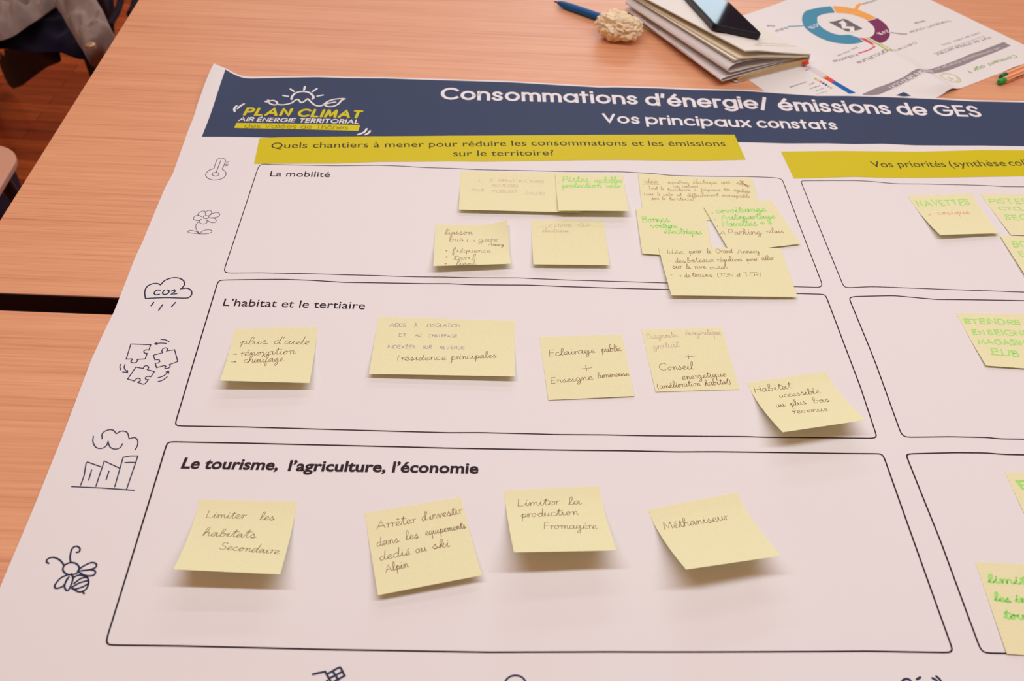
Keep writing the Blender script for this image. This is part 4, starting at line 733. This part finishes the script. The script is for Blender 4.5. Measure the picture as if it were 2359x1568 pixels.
# ------------------------------------------------------------------ notebook, sheets tucked in it, phone
NB = P((1697, 190), 1); NB.z = 0
FH = Vector((.8987, .4386, 0)).normalized(); EH = Vector((-FH.y, FH.x, 0)); EH = (EH * .98 + FH * -.17).normalized()
def prof(pts, length=212, skew=lambda t: 0, nt=24, front=0.0, wob=None, sk0=0):
    """sweep a closed profile of (across, up) along the book"""
    V, F = [], []; n = len(pts)
    for j in range(nt + 1):
        t = front + length * j / nt
        for i, (s, z) in enumerate(pts):
            zz = z * (1 - .18 * t / 212) if z > 9 else z
            if wob: zz += wob(s, t)
            q = NB + FH * (s + skew(t) - sk0 * max(0, 1 - t / 212.0) * max(0, min(1, (70 - s) / 70))) + EH * t; V.append((q.x, q.y, zz))
    for j in range(nt):
        for i in range(n): F.append((j * n + i, j * n + (i + 1) % n, (j + 1) * n + (i + 1) % n, (j + 1) * n + i))
    F.append(tuple(range(n))[::-1]); F.append(tuple(nt * n + i for i in range(n)))
    return V, F
def thick(line, th=.5):
    line = [Vector(q) for q in line]; up, dn = [], []
    for i, q in enumerate(line):
        d = (line[min(i + 1, len(line) - 1)] - line[max(i - 1, 0)]).normalized(); n = Vector((-d.y, d.x)) * th / 2
        up.append(tuple(q + n)); dn.append(tuple(q - n))
    return up + dn[::-1]
CREAM = mat('cream_card', (236, 219, 210), .6, .2); CREAMP = mat('cream_page_edges', (206, 166, 122), .75, .1, var=.12, vscale=(30, 30, 2500)); PAGE = mat('ivory_page', (242, 216, 190), .65, .2)
LPRINT = mat('sheet_grey_print', (150, 134, 130), .7, .1); RPRINT = mat('sheet_red_print', (178, 104, 92), .7, .1)
nb = thing('notebook', 'thick cream softcover notebook stuffed with folded papers, beneath the phone', 'notebook', tuple(NB + FH * 55 + EH * 100))
sk = lambda t: 0.0
def nbpart(name, pts, m, lb=None, **kw):
    v, f = prof(pts, **kw); o = obj(name, v, f, m, nb); smooth_by_angle(o, 40)
    if lb: o['label'] = lb
    return o
nbpart('back_cover', thick([(-2, 1.6), (20, 1.5), (60, 1.5), (114, 1.5)], 1.4), mat('grey_cream_card', (214, 198, 190), .6, .2))
nbpart('page_block', [(3, 2.4), (111, 2.4), (112, 8.2), (60, 8.0), (5, 7.6), (2, 5)], CREAMP, 'tan lower page block')
nbpart('page_block', [(112, 12.2), (98, 14.6), (80, 18.6), (40, 28.6), (4, 35.2), (4, 37.2), (40, 31.2), (80, 21.4), (98, 17.2), (112, 14.6)], PAGE, 'ivory upper pages under the front cover', sk0=11)
fc = nbpart('front_cover', thick([(114, 16.4), (90, 22.3), (50, 33.2), (20, 41.6), (0, 45.2)], 1.5), CREAM, front=-1.5)
nbpart('spine', thick([(113.2, 1.6), (115.4, 5), (115.6, 11), (114, 16)], 1.2), CREAM)
v, f = prism_on(NB + FH * 104 + EH * -5 + UP * 4.4, FH, EH, UP, 8, 9, 2.6); bevel(obj('bookmark', v, f, mat('red_ribbon', (232, 52, 28), .5, .3), nb, ), .8)
# small print on the cover
def coverpt(s, t, off): 
    z = None
    pr = [(114, 16.4), (90, 22.3), (50, 33.2), (20, 41.6), (4, 44.6)]
    for (a, za), (b, zb) in zip(pr, pr[1:]):
        if b <= s <= a: z = za + (zb - za) * (s - a) / (b - a)
    if z is None: z = 16.4 if s > 114 else 44.6
    z = z * (1 - .18 * t / 212) + .75 + off
    q = NB + FH * s + EH * t; return (q.x, q.y, z)
class CoverSurf:
    def frompx(self, px):
        s, t = 60.0, 20.0
        for _ in range(20):
            a = project(coverpt(s, t, 0)); b = project(coverpt(s + .5, t, 0)); c = project(coverpt(s, t + .5, 0))
            j = ((b[0] - a[0]) * 2, (c[0] - a[0]) * 2, (b[1] - a[1]) * 2, (c[1] - a[1]) * 2); dt = j[0] * j[3] - j[1] * j[2]; dx, dy = px[0] - a[0], px[1] - a[1]
            s += max(-20, min(20, (j[3] * dx - j[1] * dy) / dt)); t += max(-20, min(20, (-j[2] * dx + j[0] * dy) / dt))
        return Vector((s, t))
    def at(self, s, t, off): return coverpt(s, t, off)
CS = CoverSurf(); k = Ink(CS, .15)
k.strokes('papier recycle carnet de notes', (1741, 104.5), (1834, 107.5), 2.4, 'G', w=9); k.strokes('papeterie usage interieur', (1746, 100), (1816, 103), 2.2, 'G', w=9)
k.build('cover_lettering', mat('cover_faint_print', (196, 172, 158), .7, .1), fc)
def sheet(label, line, skew0, m=None, th=.45, length=214, marks=()):
    root = thing('folded_paper', label, 'paper', tuple(NB + FH * 20 + EH * 100 + UP * line[0][1]), 'papers tucked in the notebook')
    sk = lambda t: -skew0 * max(0, 1 - t / 212.0)
    ln = [tuple(q) for q in catmull([Vector(q) for q in line], 6)]
    pts = thick(ln, th)
    V, F = prof(pts, length, lambda t: 0, 24)
    n = len(pts); V2 = []
    for j in range(25):
        t = length * j / 24
        for i in range(n):
            s, z = pts[i]; wgt = max(0, min(1, (70 - s) / 70)); zz = z * (1 - .18 * t / 212) if z > 9 else z
            q = NB + FH * (s + sk(t) * wgt) + EH * (t + 6 * math.sin(s * .01)); V2.append((q.x, q.y, zz))
    o = obj('sheet', V2, F, m or mat('folded_sheet_paper', (226, 208, 206), .65, .2), root); smooth_by_angle(o, 60)
    for (s0, s1, t0, t1, mm) in marks:       # rows of tiny print on the upper outer layer near the fold
        VV, FF = [], []; rr_ = random.Random(int(t0)); t = t0
        while t < t1:
            L_ = rr_.uniform(2.5, 6)
            for r0 in (s0,):
                c = []
                for (ss, tt) in ((s0, t), (s1, t), (s1, t + L_), (s0, t + L_)):
                    a = min(range(len(ln)), key=lambda i: abs(i - ss)); s, z = ln[a]
                    wgt = max(0, min(1, (70 - s) / 70)); nn = Vector(ln[min(a + 1, len(ln) - 1)]) - Vector(ln[max(a - 1, 0)]); nn.normalize(); nn = Vector((nn.y, -nn.x))
                    s2, z2 = s - nn.x * .5, z - nn.y * .5
                    zz = z2 * (1 - .18 * tt / 212) if z2 > 9 else z2
                    q = NB + FH * (s2 + sk(tt) * wgt) + EH * tt; c.append((q.x, q.y, zz))
                o_ = len(VV); VV += c; FF.append((o_, o_ + 1, o_ + 2, o_ + 3))
            t += L_ + rr_.uniform(.8, 2)
        obj('printed_line', VV, FF, mm, root)
    return root
sheet('folded printed paper, lowest of the stack poking out of the notebook', [(106, 8.9), (60, 8.6), (20, 8.4), (5, 8.2), (0, 9.2), (0, 11.6), (6, 13.0), (30, 12.9), (70, 11.6), (106, 9.9)], 26, marks=[(24, 25, 30, 120, LPRINT), (29, 30, 60, 105, LPRINT), (34, 35, 140, 180, LPRINT), (25, 26, 2, 30, RPRINT)])
sheet('white folded paper with a wide open loop, between notebook pages', [(106, 10.8), (70, 13.6), (30, 17.0), (8, 17.9), (1, 19.4), (-2.5, 22.5), (1, 27), (9, 29.6), (30, 27.8), (60, 20.6), (85, 15.6), (106, 11.9)], 17)
sheet('thin loose sheet just above the wide paper loop', [(106, 12.3), (85, 16.4), (60, 22.4), (30, 30.2), (4, 33.0)], 17, mat('loose_sheet_paper', (228, 212, 204), .65, .2), .4)
sheet('thin loose sheet directly under the ivory upper pages', [(106, 12.8), (80, 18.0), (50, 26.0), (20, 32.2), (2, 34.6)], 14, mat('loose_sheet_cream', (234, 216, 200), .65, .2), .4)
# phone
cA, cB_, cC = Vector(coverpt(110, 10, 0)), Vector(coverpt(30, 10, 0)), Vector(coverpt(60, 150, 0))
pn = (cA - cB_).cross(cC - cB_).normalized()
if pn.z < 0: pn = -pn
pq = Vector(coverpt(28, 60, 1.0))
FLp = on_plane((1641, 70), pq, pn); FRp = on_plane((1751, 93), pq, pn)
pa = (FRp - FLp).normalized(); pb = pn.cross(pa).normalized(); pw = (FRp - FLp).length
ph = thing('smartphone', 'dark smartphone lying face up on the notebook cover', 'phone', tuple((FLp + FRp) / 2 + pb * 70))
def rrect(o, a, b, n, wa, lb_, z0, z1, r, ins=0):
    pts = []
    for cx, cy, a0 in ((wa - r, r, -90), (wa - r, lb_ - r, 0), (r, lb_ - r, 90), (r, r, 180)):
        for i in range(7):
            th = math.radians(a0 + 15 * i); pts.append((cx + (r - ins) * math.cos(th), cy + (r - ins) * math.sin(th)))
    V = [tuple(o + a * x + b * y + n * z0) for x, y in pts] + [tuple(o + a * x + b * y + n * z1) for x, y in pts]; k = len(pts)
    return V, [tuple(range(k))[::-1], tuple(range(k, 2 * k))] + [(i, (i + 1) % k, k + (i + 1) % k, k + i) for i in range(k)]
PH_B = mat('phone_dark_body', (26, 20, 30), .35, .3); PH_S = mat('phone_glass', (14, 12, 26), .05, .5)
v, f = rrect(FLp, pa, pb, pn, pw, pw * 2.0, 0, 8.2, 6); bevel(obj('body', v, f, PH_B, ph), 1.6, 4)
v, f = rrect(FLp, pa, pb, pn, pw, pw * 2.0, 8.2, 8.5, 6, 1.7); obj('screen', v, f, PH_S, ph)
q = FLp + pa * (pw * .58) + pn * 4.0 + pb * -.15
v, f = tube([q, q - pb * .4], 1.3, 12); obj('port', v, f, mat('phone_port', (26, 54, 60), .4), ph)

# ------------------------------------------------------------------ blue pen stuck in a crumpled cloth, felt pens
p0, p1 = P((1279, 4), 5), P((1392, 43), 5.5); dr = (p1 - p0).normalized(); ln_ = (p1 - p0).length
pe = thing('pen', 'blue pen whose end sticks in the crumpled cream tissue', 'pen', tuple(p0 + dr * 50 - UP * 5))
BLUE = mat('blue_pen_barrel', (8, 82, 140), .45, .4)
v, f = tube([p0 + dr * 3, p0 + dr * 5, p0 + dr * 9, p0 + dr * 16, p0 + dr * 26, p0 + dr * 70, p0 + dr * (ln_ + 22)], [1.3, 2.2, 3.6, 4.8, 5.2, 5.4, 5.4], 20); smooth_by_angle(obj('barrel', v, f, BLUE, pe), 50)
v, f = tube([p0 - dr * 2, p0 - dr * .5, p0 + dr * 3.2], [.5, .9, 1.3], 12); smooth_by_angle(obj('tip', v, f, mat('pen_tip', (96, 66, 52), .35, metal=.6), pe))
ctr = P((1424, 60), 19)
bm = bmesh.new(); bmesh.ops.create_icosphere(bm, subdivisions=6, radius=1)
rt = Vector((RX.x, RX.y, 0)).normalized(); bk = Vector((-rt.y, rt.x, 0))
ax1 = (rt * .93 - bk * .37)
ax2 = Vector((-ax1.y, ax1.x, 0))
for vtx in bm.verts:
    d = vtx.co.normalized()
    r = 1.0 + .22 * mnoise.noise(d * 1.6 + Vector((3, 1, 7))) + .46 * (.28 - math.sqrt(mnoise.noise(d * 2.1 + Vector((1, 5, 2))) ** 2 + .002)) + .20 * (.25 - math.sqrt(mnoise.noise(d * 4.0 + Vector((9, 2, 4))) ** 2 + .002)) - .12 * max(0, .10 - abs(mnoise.noise(d * 3.2 + Vector((4, 8, 1))))) / .10 + .02 * mnoise.noise(d * 11)
    q = d * r
    e_ = 1.0 + .22 * max(0, d.x) * (.6 + .8 * mnoise.noise(d * 5 + Vector((2, 2, 2))))
    w = ax1 * (q.x * 27 * e_) + ax2 * (q.y * 20) + UP * (q.z * 18.0)
    vtx.co = ctr + w; vtx.co.z = max(.4, vtx.co.z)
V = [tuple(q.co) for q in bm.verts]; F = [tuple(q.index for q in fc_.verts) for fc_ in bm.faces]; bm.free()
ti = thing('tissue', 'small crumpled cream tissue wrapped round the end of the blue pen', 'tissue', (ctr.x, ctr.y, 0))
tb = obj('crumpled_ball', V, F, mat('cream_tissue', (252, 213, 180), .85, .1, bump=.2, bscale=500), ti, smooth=True)
v, f = [], []
fl = P((1462, 58), 14)
bm = bmesh.new(); bmesh.ops.create_icosphere(bm, subdivisions=5, radius=1)
for vtx in bm.verts:
    d = vtx.co.normalized(); r = 1 + .3 * mnoise.noise(d * 2.2 + Vector((6, 6, 1))) - .25 * max(0, .15 - abs(mnoise.noise(d * 4.5))) / .15
    w = ax1 * (d.x * r * 12) + ax2 * (d.y * r * 10) + UP * (d.z * r * 9); vtx.co = fl + w
V = [tuple(q.co) for q in bm.verts]; F = [tuple(q.index for q in fc_.verts) for fc_ in bm.faces]; bm.free()
obj('loose_end', V, F, MATS['cream_tissue'], ti, smooth=True)
# felt pens
ORG = mat('orange_barrel', (236, 132, 88), .4, .4); STR = mat('white_barrel_stripe', (250, 200, 160), .4, .4); DPR = mat('barrel_dark_print', (120, 44, 36), .5, .2)
def felt(e0, e1, label, g1, g2, lift):
    a = P(e0, 4.2 + lift); b = P(e1, 4.2 + lift); d = (b - a).normalized(); d.z = 0; d.normalize()
    root = thing('felt_pen', label, 'pen', tuple(a + d * 80 - UP * (4.2 + lift)), 'orange felt pens lying together')
    sd = Vector((-d.y, d.x, 0)); r = 4.2
    V, F, L = [], [], 150
    for t in (6, L):
        for k in range(6):
            th = math.radians(60 * k + 30 ); V.append(tuple(a + d * t + sd * (r * math.cos(th)) + UP * (r * math.sin(th))))
    F = [(i, (i + 1) % 6, 6 + (i + 1) % 6, 6 + i) for i in range(6)] + [(5, 4, 3, 2, 1, 0), (6, 7, 8, 9, 10, 11)]
    ob = obj('barrel', V, F, ORG, root); bevel(ob, .5, 2)
    for k in range(6):                        # white lines along the ridges
        th = math.radians(60 * k + 30); c = sd * math.cos(th) + UP * math.sin(th); tn = sd * -math.sin(th) + UP * math.cos(th)
        v, f = prism_on(a + d * 7 + c * (r - .28) - tn * .55, d, tn, c, L - 8, 1.1, .34); obj('stripe', v, f, STR, root)
    th = math.radians(240 if sd.y > 0 else 300); c = sd * math.cos(th) + UP * math.sin(th)
    for i, (t0, ln2) in enumerate(((22, 10), (34, 5), (41, 12), (56, 7))):
        th2 = math.radians(180); c2 = -sd; tn2 = UP
        v, f = prism_on(a + d * t0 + c2 * (r * .875) - tn2 * .8, d, tn2, c2, ln2, 1.5, .12); obj('barrel_print', v, f, DPR, root)
    v, f = tube([a - d * 4.4, a - d * 3.6, a - d * 1.5, a + d * 6.5], [2.2, 3.3, 3.9, 3.9], 18); smooth_by_angle(obj('end_plug', v, f, mat('green_plug_%s' % ('light' if lift == 0 else 'dark'), g1, .35, .4), root), 50)
    return root
felt((2306, 187.5), (2359, 166.5), 'orange felt pen with bright green end plug, nearer one of the pair', (38, 150, 52), None, 0)
felt((2310, 176.0), (2359, 156.5), 'orange felt pen with dark green end plug, behind its twin', (14, 92, 58), None, .01)

# ------------------------------------------------------------------ chairs, jacket, coat and bags beyond the table's left edge
SEAT = mat('beige_seat_ply', (222, 160, 136), .5, .3); FRM = mat('black_chair_tube', (40, 26, 30), .4, .4)
def chair(cx, cy, rot, label):
    ca, sa = math.cos(rot), math.sin(rot)
    T = lambda x, y, z: (cx + x * ca - y * sa, cy + x * sa + y * ca, z)
    root = thing('chair', label, 'chair', (cx, cy, -740), 'chairs beside the tables')
    def slab(name, a, b, z0, z1, r, y0=0, vertical=False):
        pts = []
        for px_, py_, a0 in ((a - r, -b + r, -90), (a - r, b - r, 0), (-a + r, b - r, 90), (-a + r, -b + r, 180)):
            for i in range(7):
                th = math.radians(a0 + 15 * i); pts.append((px_ + r * math.cos(th), py_ + r * math.sin(th)))
        k = len(pts)
        if vertical: V = [T(y0, y, z0 + (x + a)) for x, y in pts] + [T(y0 - 12, y, z0 + (x + a)) for x, y in pts]
        else: V = [T(x, y, z0 - 6 * (x / a) ** 2) for x, y in pts] + [T(x, y, z1 - 6 * (x / a) ** 2) for x, y in pts]
        bevel(obj(name, V, [tuple(range(k))[::-1], tuple(range(k, 2 * k))] + [(i, (i + 1) % k, k + (i + 1) % k, k + i) for i in range(k)], SEAT, root), 3, 3)
    slab('seat', 205, 200, -302, -290, 48)
    slab('backrest', 90, 200, -60, 0, 40, -215, True)
    for sy in (-1, 1):
        for p_ in ([(180, 140 * sy, -306), (272, 152 * sy, -740)], [(-150, 178 * sy, -308), (-215, 200 * sy, -740)]):
            v, f = tube([T(*q) for q in p_], 11, 14); smooth_by_angle(obj('leg', v, f, FRM, root))
        v, f = tube([T(-150, 150 * sy, -306), T(-205, 150 * sy, -240), T(-222, 150 * sy, -60), T(-230, 150 * sy, 80)], 9, 12); smooth_by_angle(obj('back_post', v, f, FRM, root))
    return root
chair(-950, 1098, 0, 'chair with beige plywood seat, its rounded corner showing at the left photo edge')
chair(-1020, 1860, math.radians(105), 'chair under the grey jacket and navy coat, near the top left corner')
zJ = lambda pts: Z(0, 0, 7.127, pts)
def cloth(name, A, B, zA_, zB_, m, parent, bulge=28, n=40, mm=18, fold=9, seed=0, thick_=16, fs=.02):
    """soft fabric panel between two measured edges, zA_/zB_ = heights at start and end of its length"""
    A = [P(q, zA_ + (zB_ - zA_) * i / (len(A) - 1)) for i, q in enumerate(A)]; B = [P(q, zA_ + (zB_ - zA_) * i / (len(B) - 1)) for i, q in enumerate(B)]
    A = resample(catmull(A, 6), n); B = resample(catmull(B, 6), n); V, F = [], []; sd = Vector((seed * 3.1, seed * 1.7, seed))
    for side in (0, 1):
        for i in range(n):
            for j in range(mm + 1):
                t = j / mm; q = A[i].lerp(B[i], t); w = math.sqrt(max(0, 1 - abs(2 * t - 1) ** 3.5)); h = bulge * w
                h += fold * w * (mnoise.noise(Vector((q.x, q.y, 0)) * fs + sd) + .6 * mnoise.noise(Vector((q.x * fs * 2.3, q.y * fs * .9, 3)) + sd))
                z = q.z + (h if side == 0 else -min(thick_, bulge) * w); V.append((q.x, q.y, max(-739, z)))
    k = n * (mm + 1)
    for i in range(n - 1):
        for j in range(mm):
            a = i * (mm + 1) + j; F += [(a, a + mm + 1, a + mm + 2, a + 1), (k + a, k + a + 1, k + a + mm + 2, k + a + mm + 1)]
    for j in range(mm):
        F.append((j, j + 1, k + j + 1, k + j)); a = (n - 1) * (mm + 1) + j; F.append((a + 1, a, k + a, k + a + 1))
    return obj(name, V, F, m, parent, smooth=True)
GREY = mat('grey_brown_twill', (148, 122, 114), .9, .1, bump=.3, bscale=1200, sheen=.2, var=.12, vscale=(60, 60, 60)); NAVC = mat('navy_wool', (26, 18, 36), .95, .05, sheen=.1)
jk = thing('jacket', 'grey cotton jacket draped over a chair with one cuffed sleeve hanging', 'jacket', tuple(P((60, 30), -285)), None)
cloth('body', zJ([(-500, 760), (-150, 690), (60, 655), (250, 575), (450, 430), (620, 322), (770, 205), (900, 100)]), zJ([(-500, -450), (-150, -420), (100, -420), (300, -400), (500, -400), (750, -380), (950, -360), (1150, -340)]), -240, -232, GREY, jk, 34, 60, 30, 42, 2, 8, fs=.024)
slv = cloth('sleeve', zJ([(900, -40), (930, 120), (1020, 250), (1110, 420), (1230, 620), (1330, 790)]), zJ([(1530, -130), (1600, 30), (1690, 180), (1760, 340), (1820, 470), (1860, 590)]), -205, -250, GREY, jk, 26, 54, 22, 24, 5, 18, fs=.03)
cf = cloth('cuff', zJ([(1300, 690), (1350, 800), (1400, 900), (1435, 975)]), zJ([(1850, 545), (1900, 630), (1850, 720), (1760, 825)]), -245, -262, GREY, jk, 31, 16, 14, 3, 8, 20)
q = P(zJ([(1490, 750)])[0], -224); v, f = tube([q - UP * 3, q + UP * 3, q + UP * 4], [8.5, 8.5, 6], 18); smooth_by_angle(obj('button', v, f, mat('brass_button', (196, 160, 130), .3, metal=.5), cf))
ct = thing('coat', 'dark navy coat under the grey jacket, its sleeve end reaching the parquet', 'coat', tuple(P((60, 120), -735)))
cloth('body', zJ([(-400, 700), (0, 600), (300, 430), (650, 230), (900, 120), (1150, 250), (1350, 500)]), zJ([(-400, 860), (0, 790), (260, 820), (600, 860), (950, 855), (1250, 960), (1440, 985)]), -272, -300, NAVC, ct, 16, 40, 18, 18, 11, 6)
cloth('sleeve', zJ([(480, 560), (330, 700), (215, 850), (100, 1030), (30, 1170)]), zJ([(980, 830), (760, 930), (520, 1110), (340, 1245), (190, 1295)]), -330, -690, NAVC, ct, 36, 36, 16, 16, 13, 36)
sb = thing('shoulder_bag', 'dark bag with looped strap behind the jacket sleeve at the table edge', 'bag', tuple(P((255, 20), -735)))
cloth('body', zJ([(1480, -200), (1560, -40), (1680, 140), (1780, 320)]), zJ([(1850, -220), (1860, -40), (1850, 120), (1835, 380)]), -600, -640, mat('black_bag_fabric', (38, 30, 44), .8, .1), sb, 40, 24, 12, 12, 17, 60)
q = [P(r, -600) for r in zJ([(1985, -120), (1975, 20), (1945, 130), (1900, 230), (1840, 330), (1810, 420)])]; v, f = tube(catmull(q, 5), 9, 12); smooth_by_angle(obj('strap', v, f, mat('black_strap', (34, 28, 40), .7, .1), sb))
q = [P(r, -600) for r in zJ([(2250, -120), (2220, 20), (2190, 130), (2140, 240)])]; v, f = tube(catmull(q, 5), 10, 12); smooth_by_angle(obj('strap', v, f, MATS['black_strap'], sb))
bp = thing('backpack', 'dark blue backpack on the floor under the left chair', 'bag', tuple(P((0, 470), -735)))
BPK = mat('dark_blue_nylon', (26, 28, 52), .55, .3, bump=.4, bscale=60, var=.3, vscale=(25, 25, 25))
c0 = P((-40, 492), -610)
bm = bmesh.new(); bmesh.ops.create_icosphere(bm, subdivisions=5, radius=1)
for vtx in bm.verts:
    d = vtx.co.normalized(); r = 1 + .07 * mnoise.noise(d * 2.5) + .03 * mnoise.noise(d * 7)
    e = lambda a: math.copysign(abs(a) ** .6, a)
    vtx.co = c0 + Vector((e(d.x) * 66 * r, e(d.y) * 95 * r, e(d.z) * 126 * r))
V = [tuple(q.co) for q in bm.verts]; F = [tuple(q.index for q in fc_.verts) for fc_ in bm.faces]; bm.free()
bg_ = obj('body', V, F, BPK, bp, smooth=True)
v, f = tube([c0 + Vector((20, -40 + 8 * i, 116 + 20 * math.sin(i / 10 * math.pi))) for i in range(11)], 6, 10); smooth_by_angle(obj('handle', v, f, MATS['black_strap'], bp))
bx, by = box((c0.x + 50, c0.y - 60, -715), (c0.x + 80, c0.y + 60, -620)); bevel(obj('pocket', bx, by, BPK, bp), 12, 4)
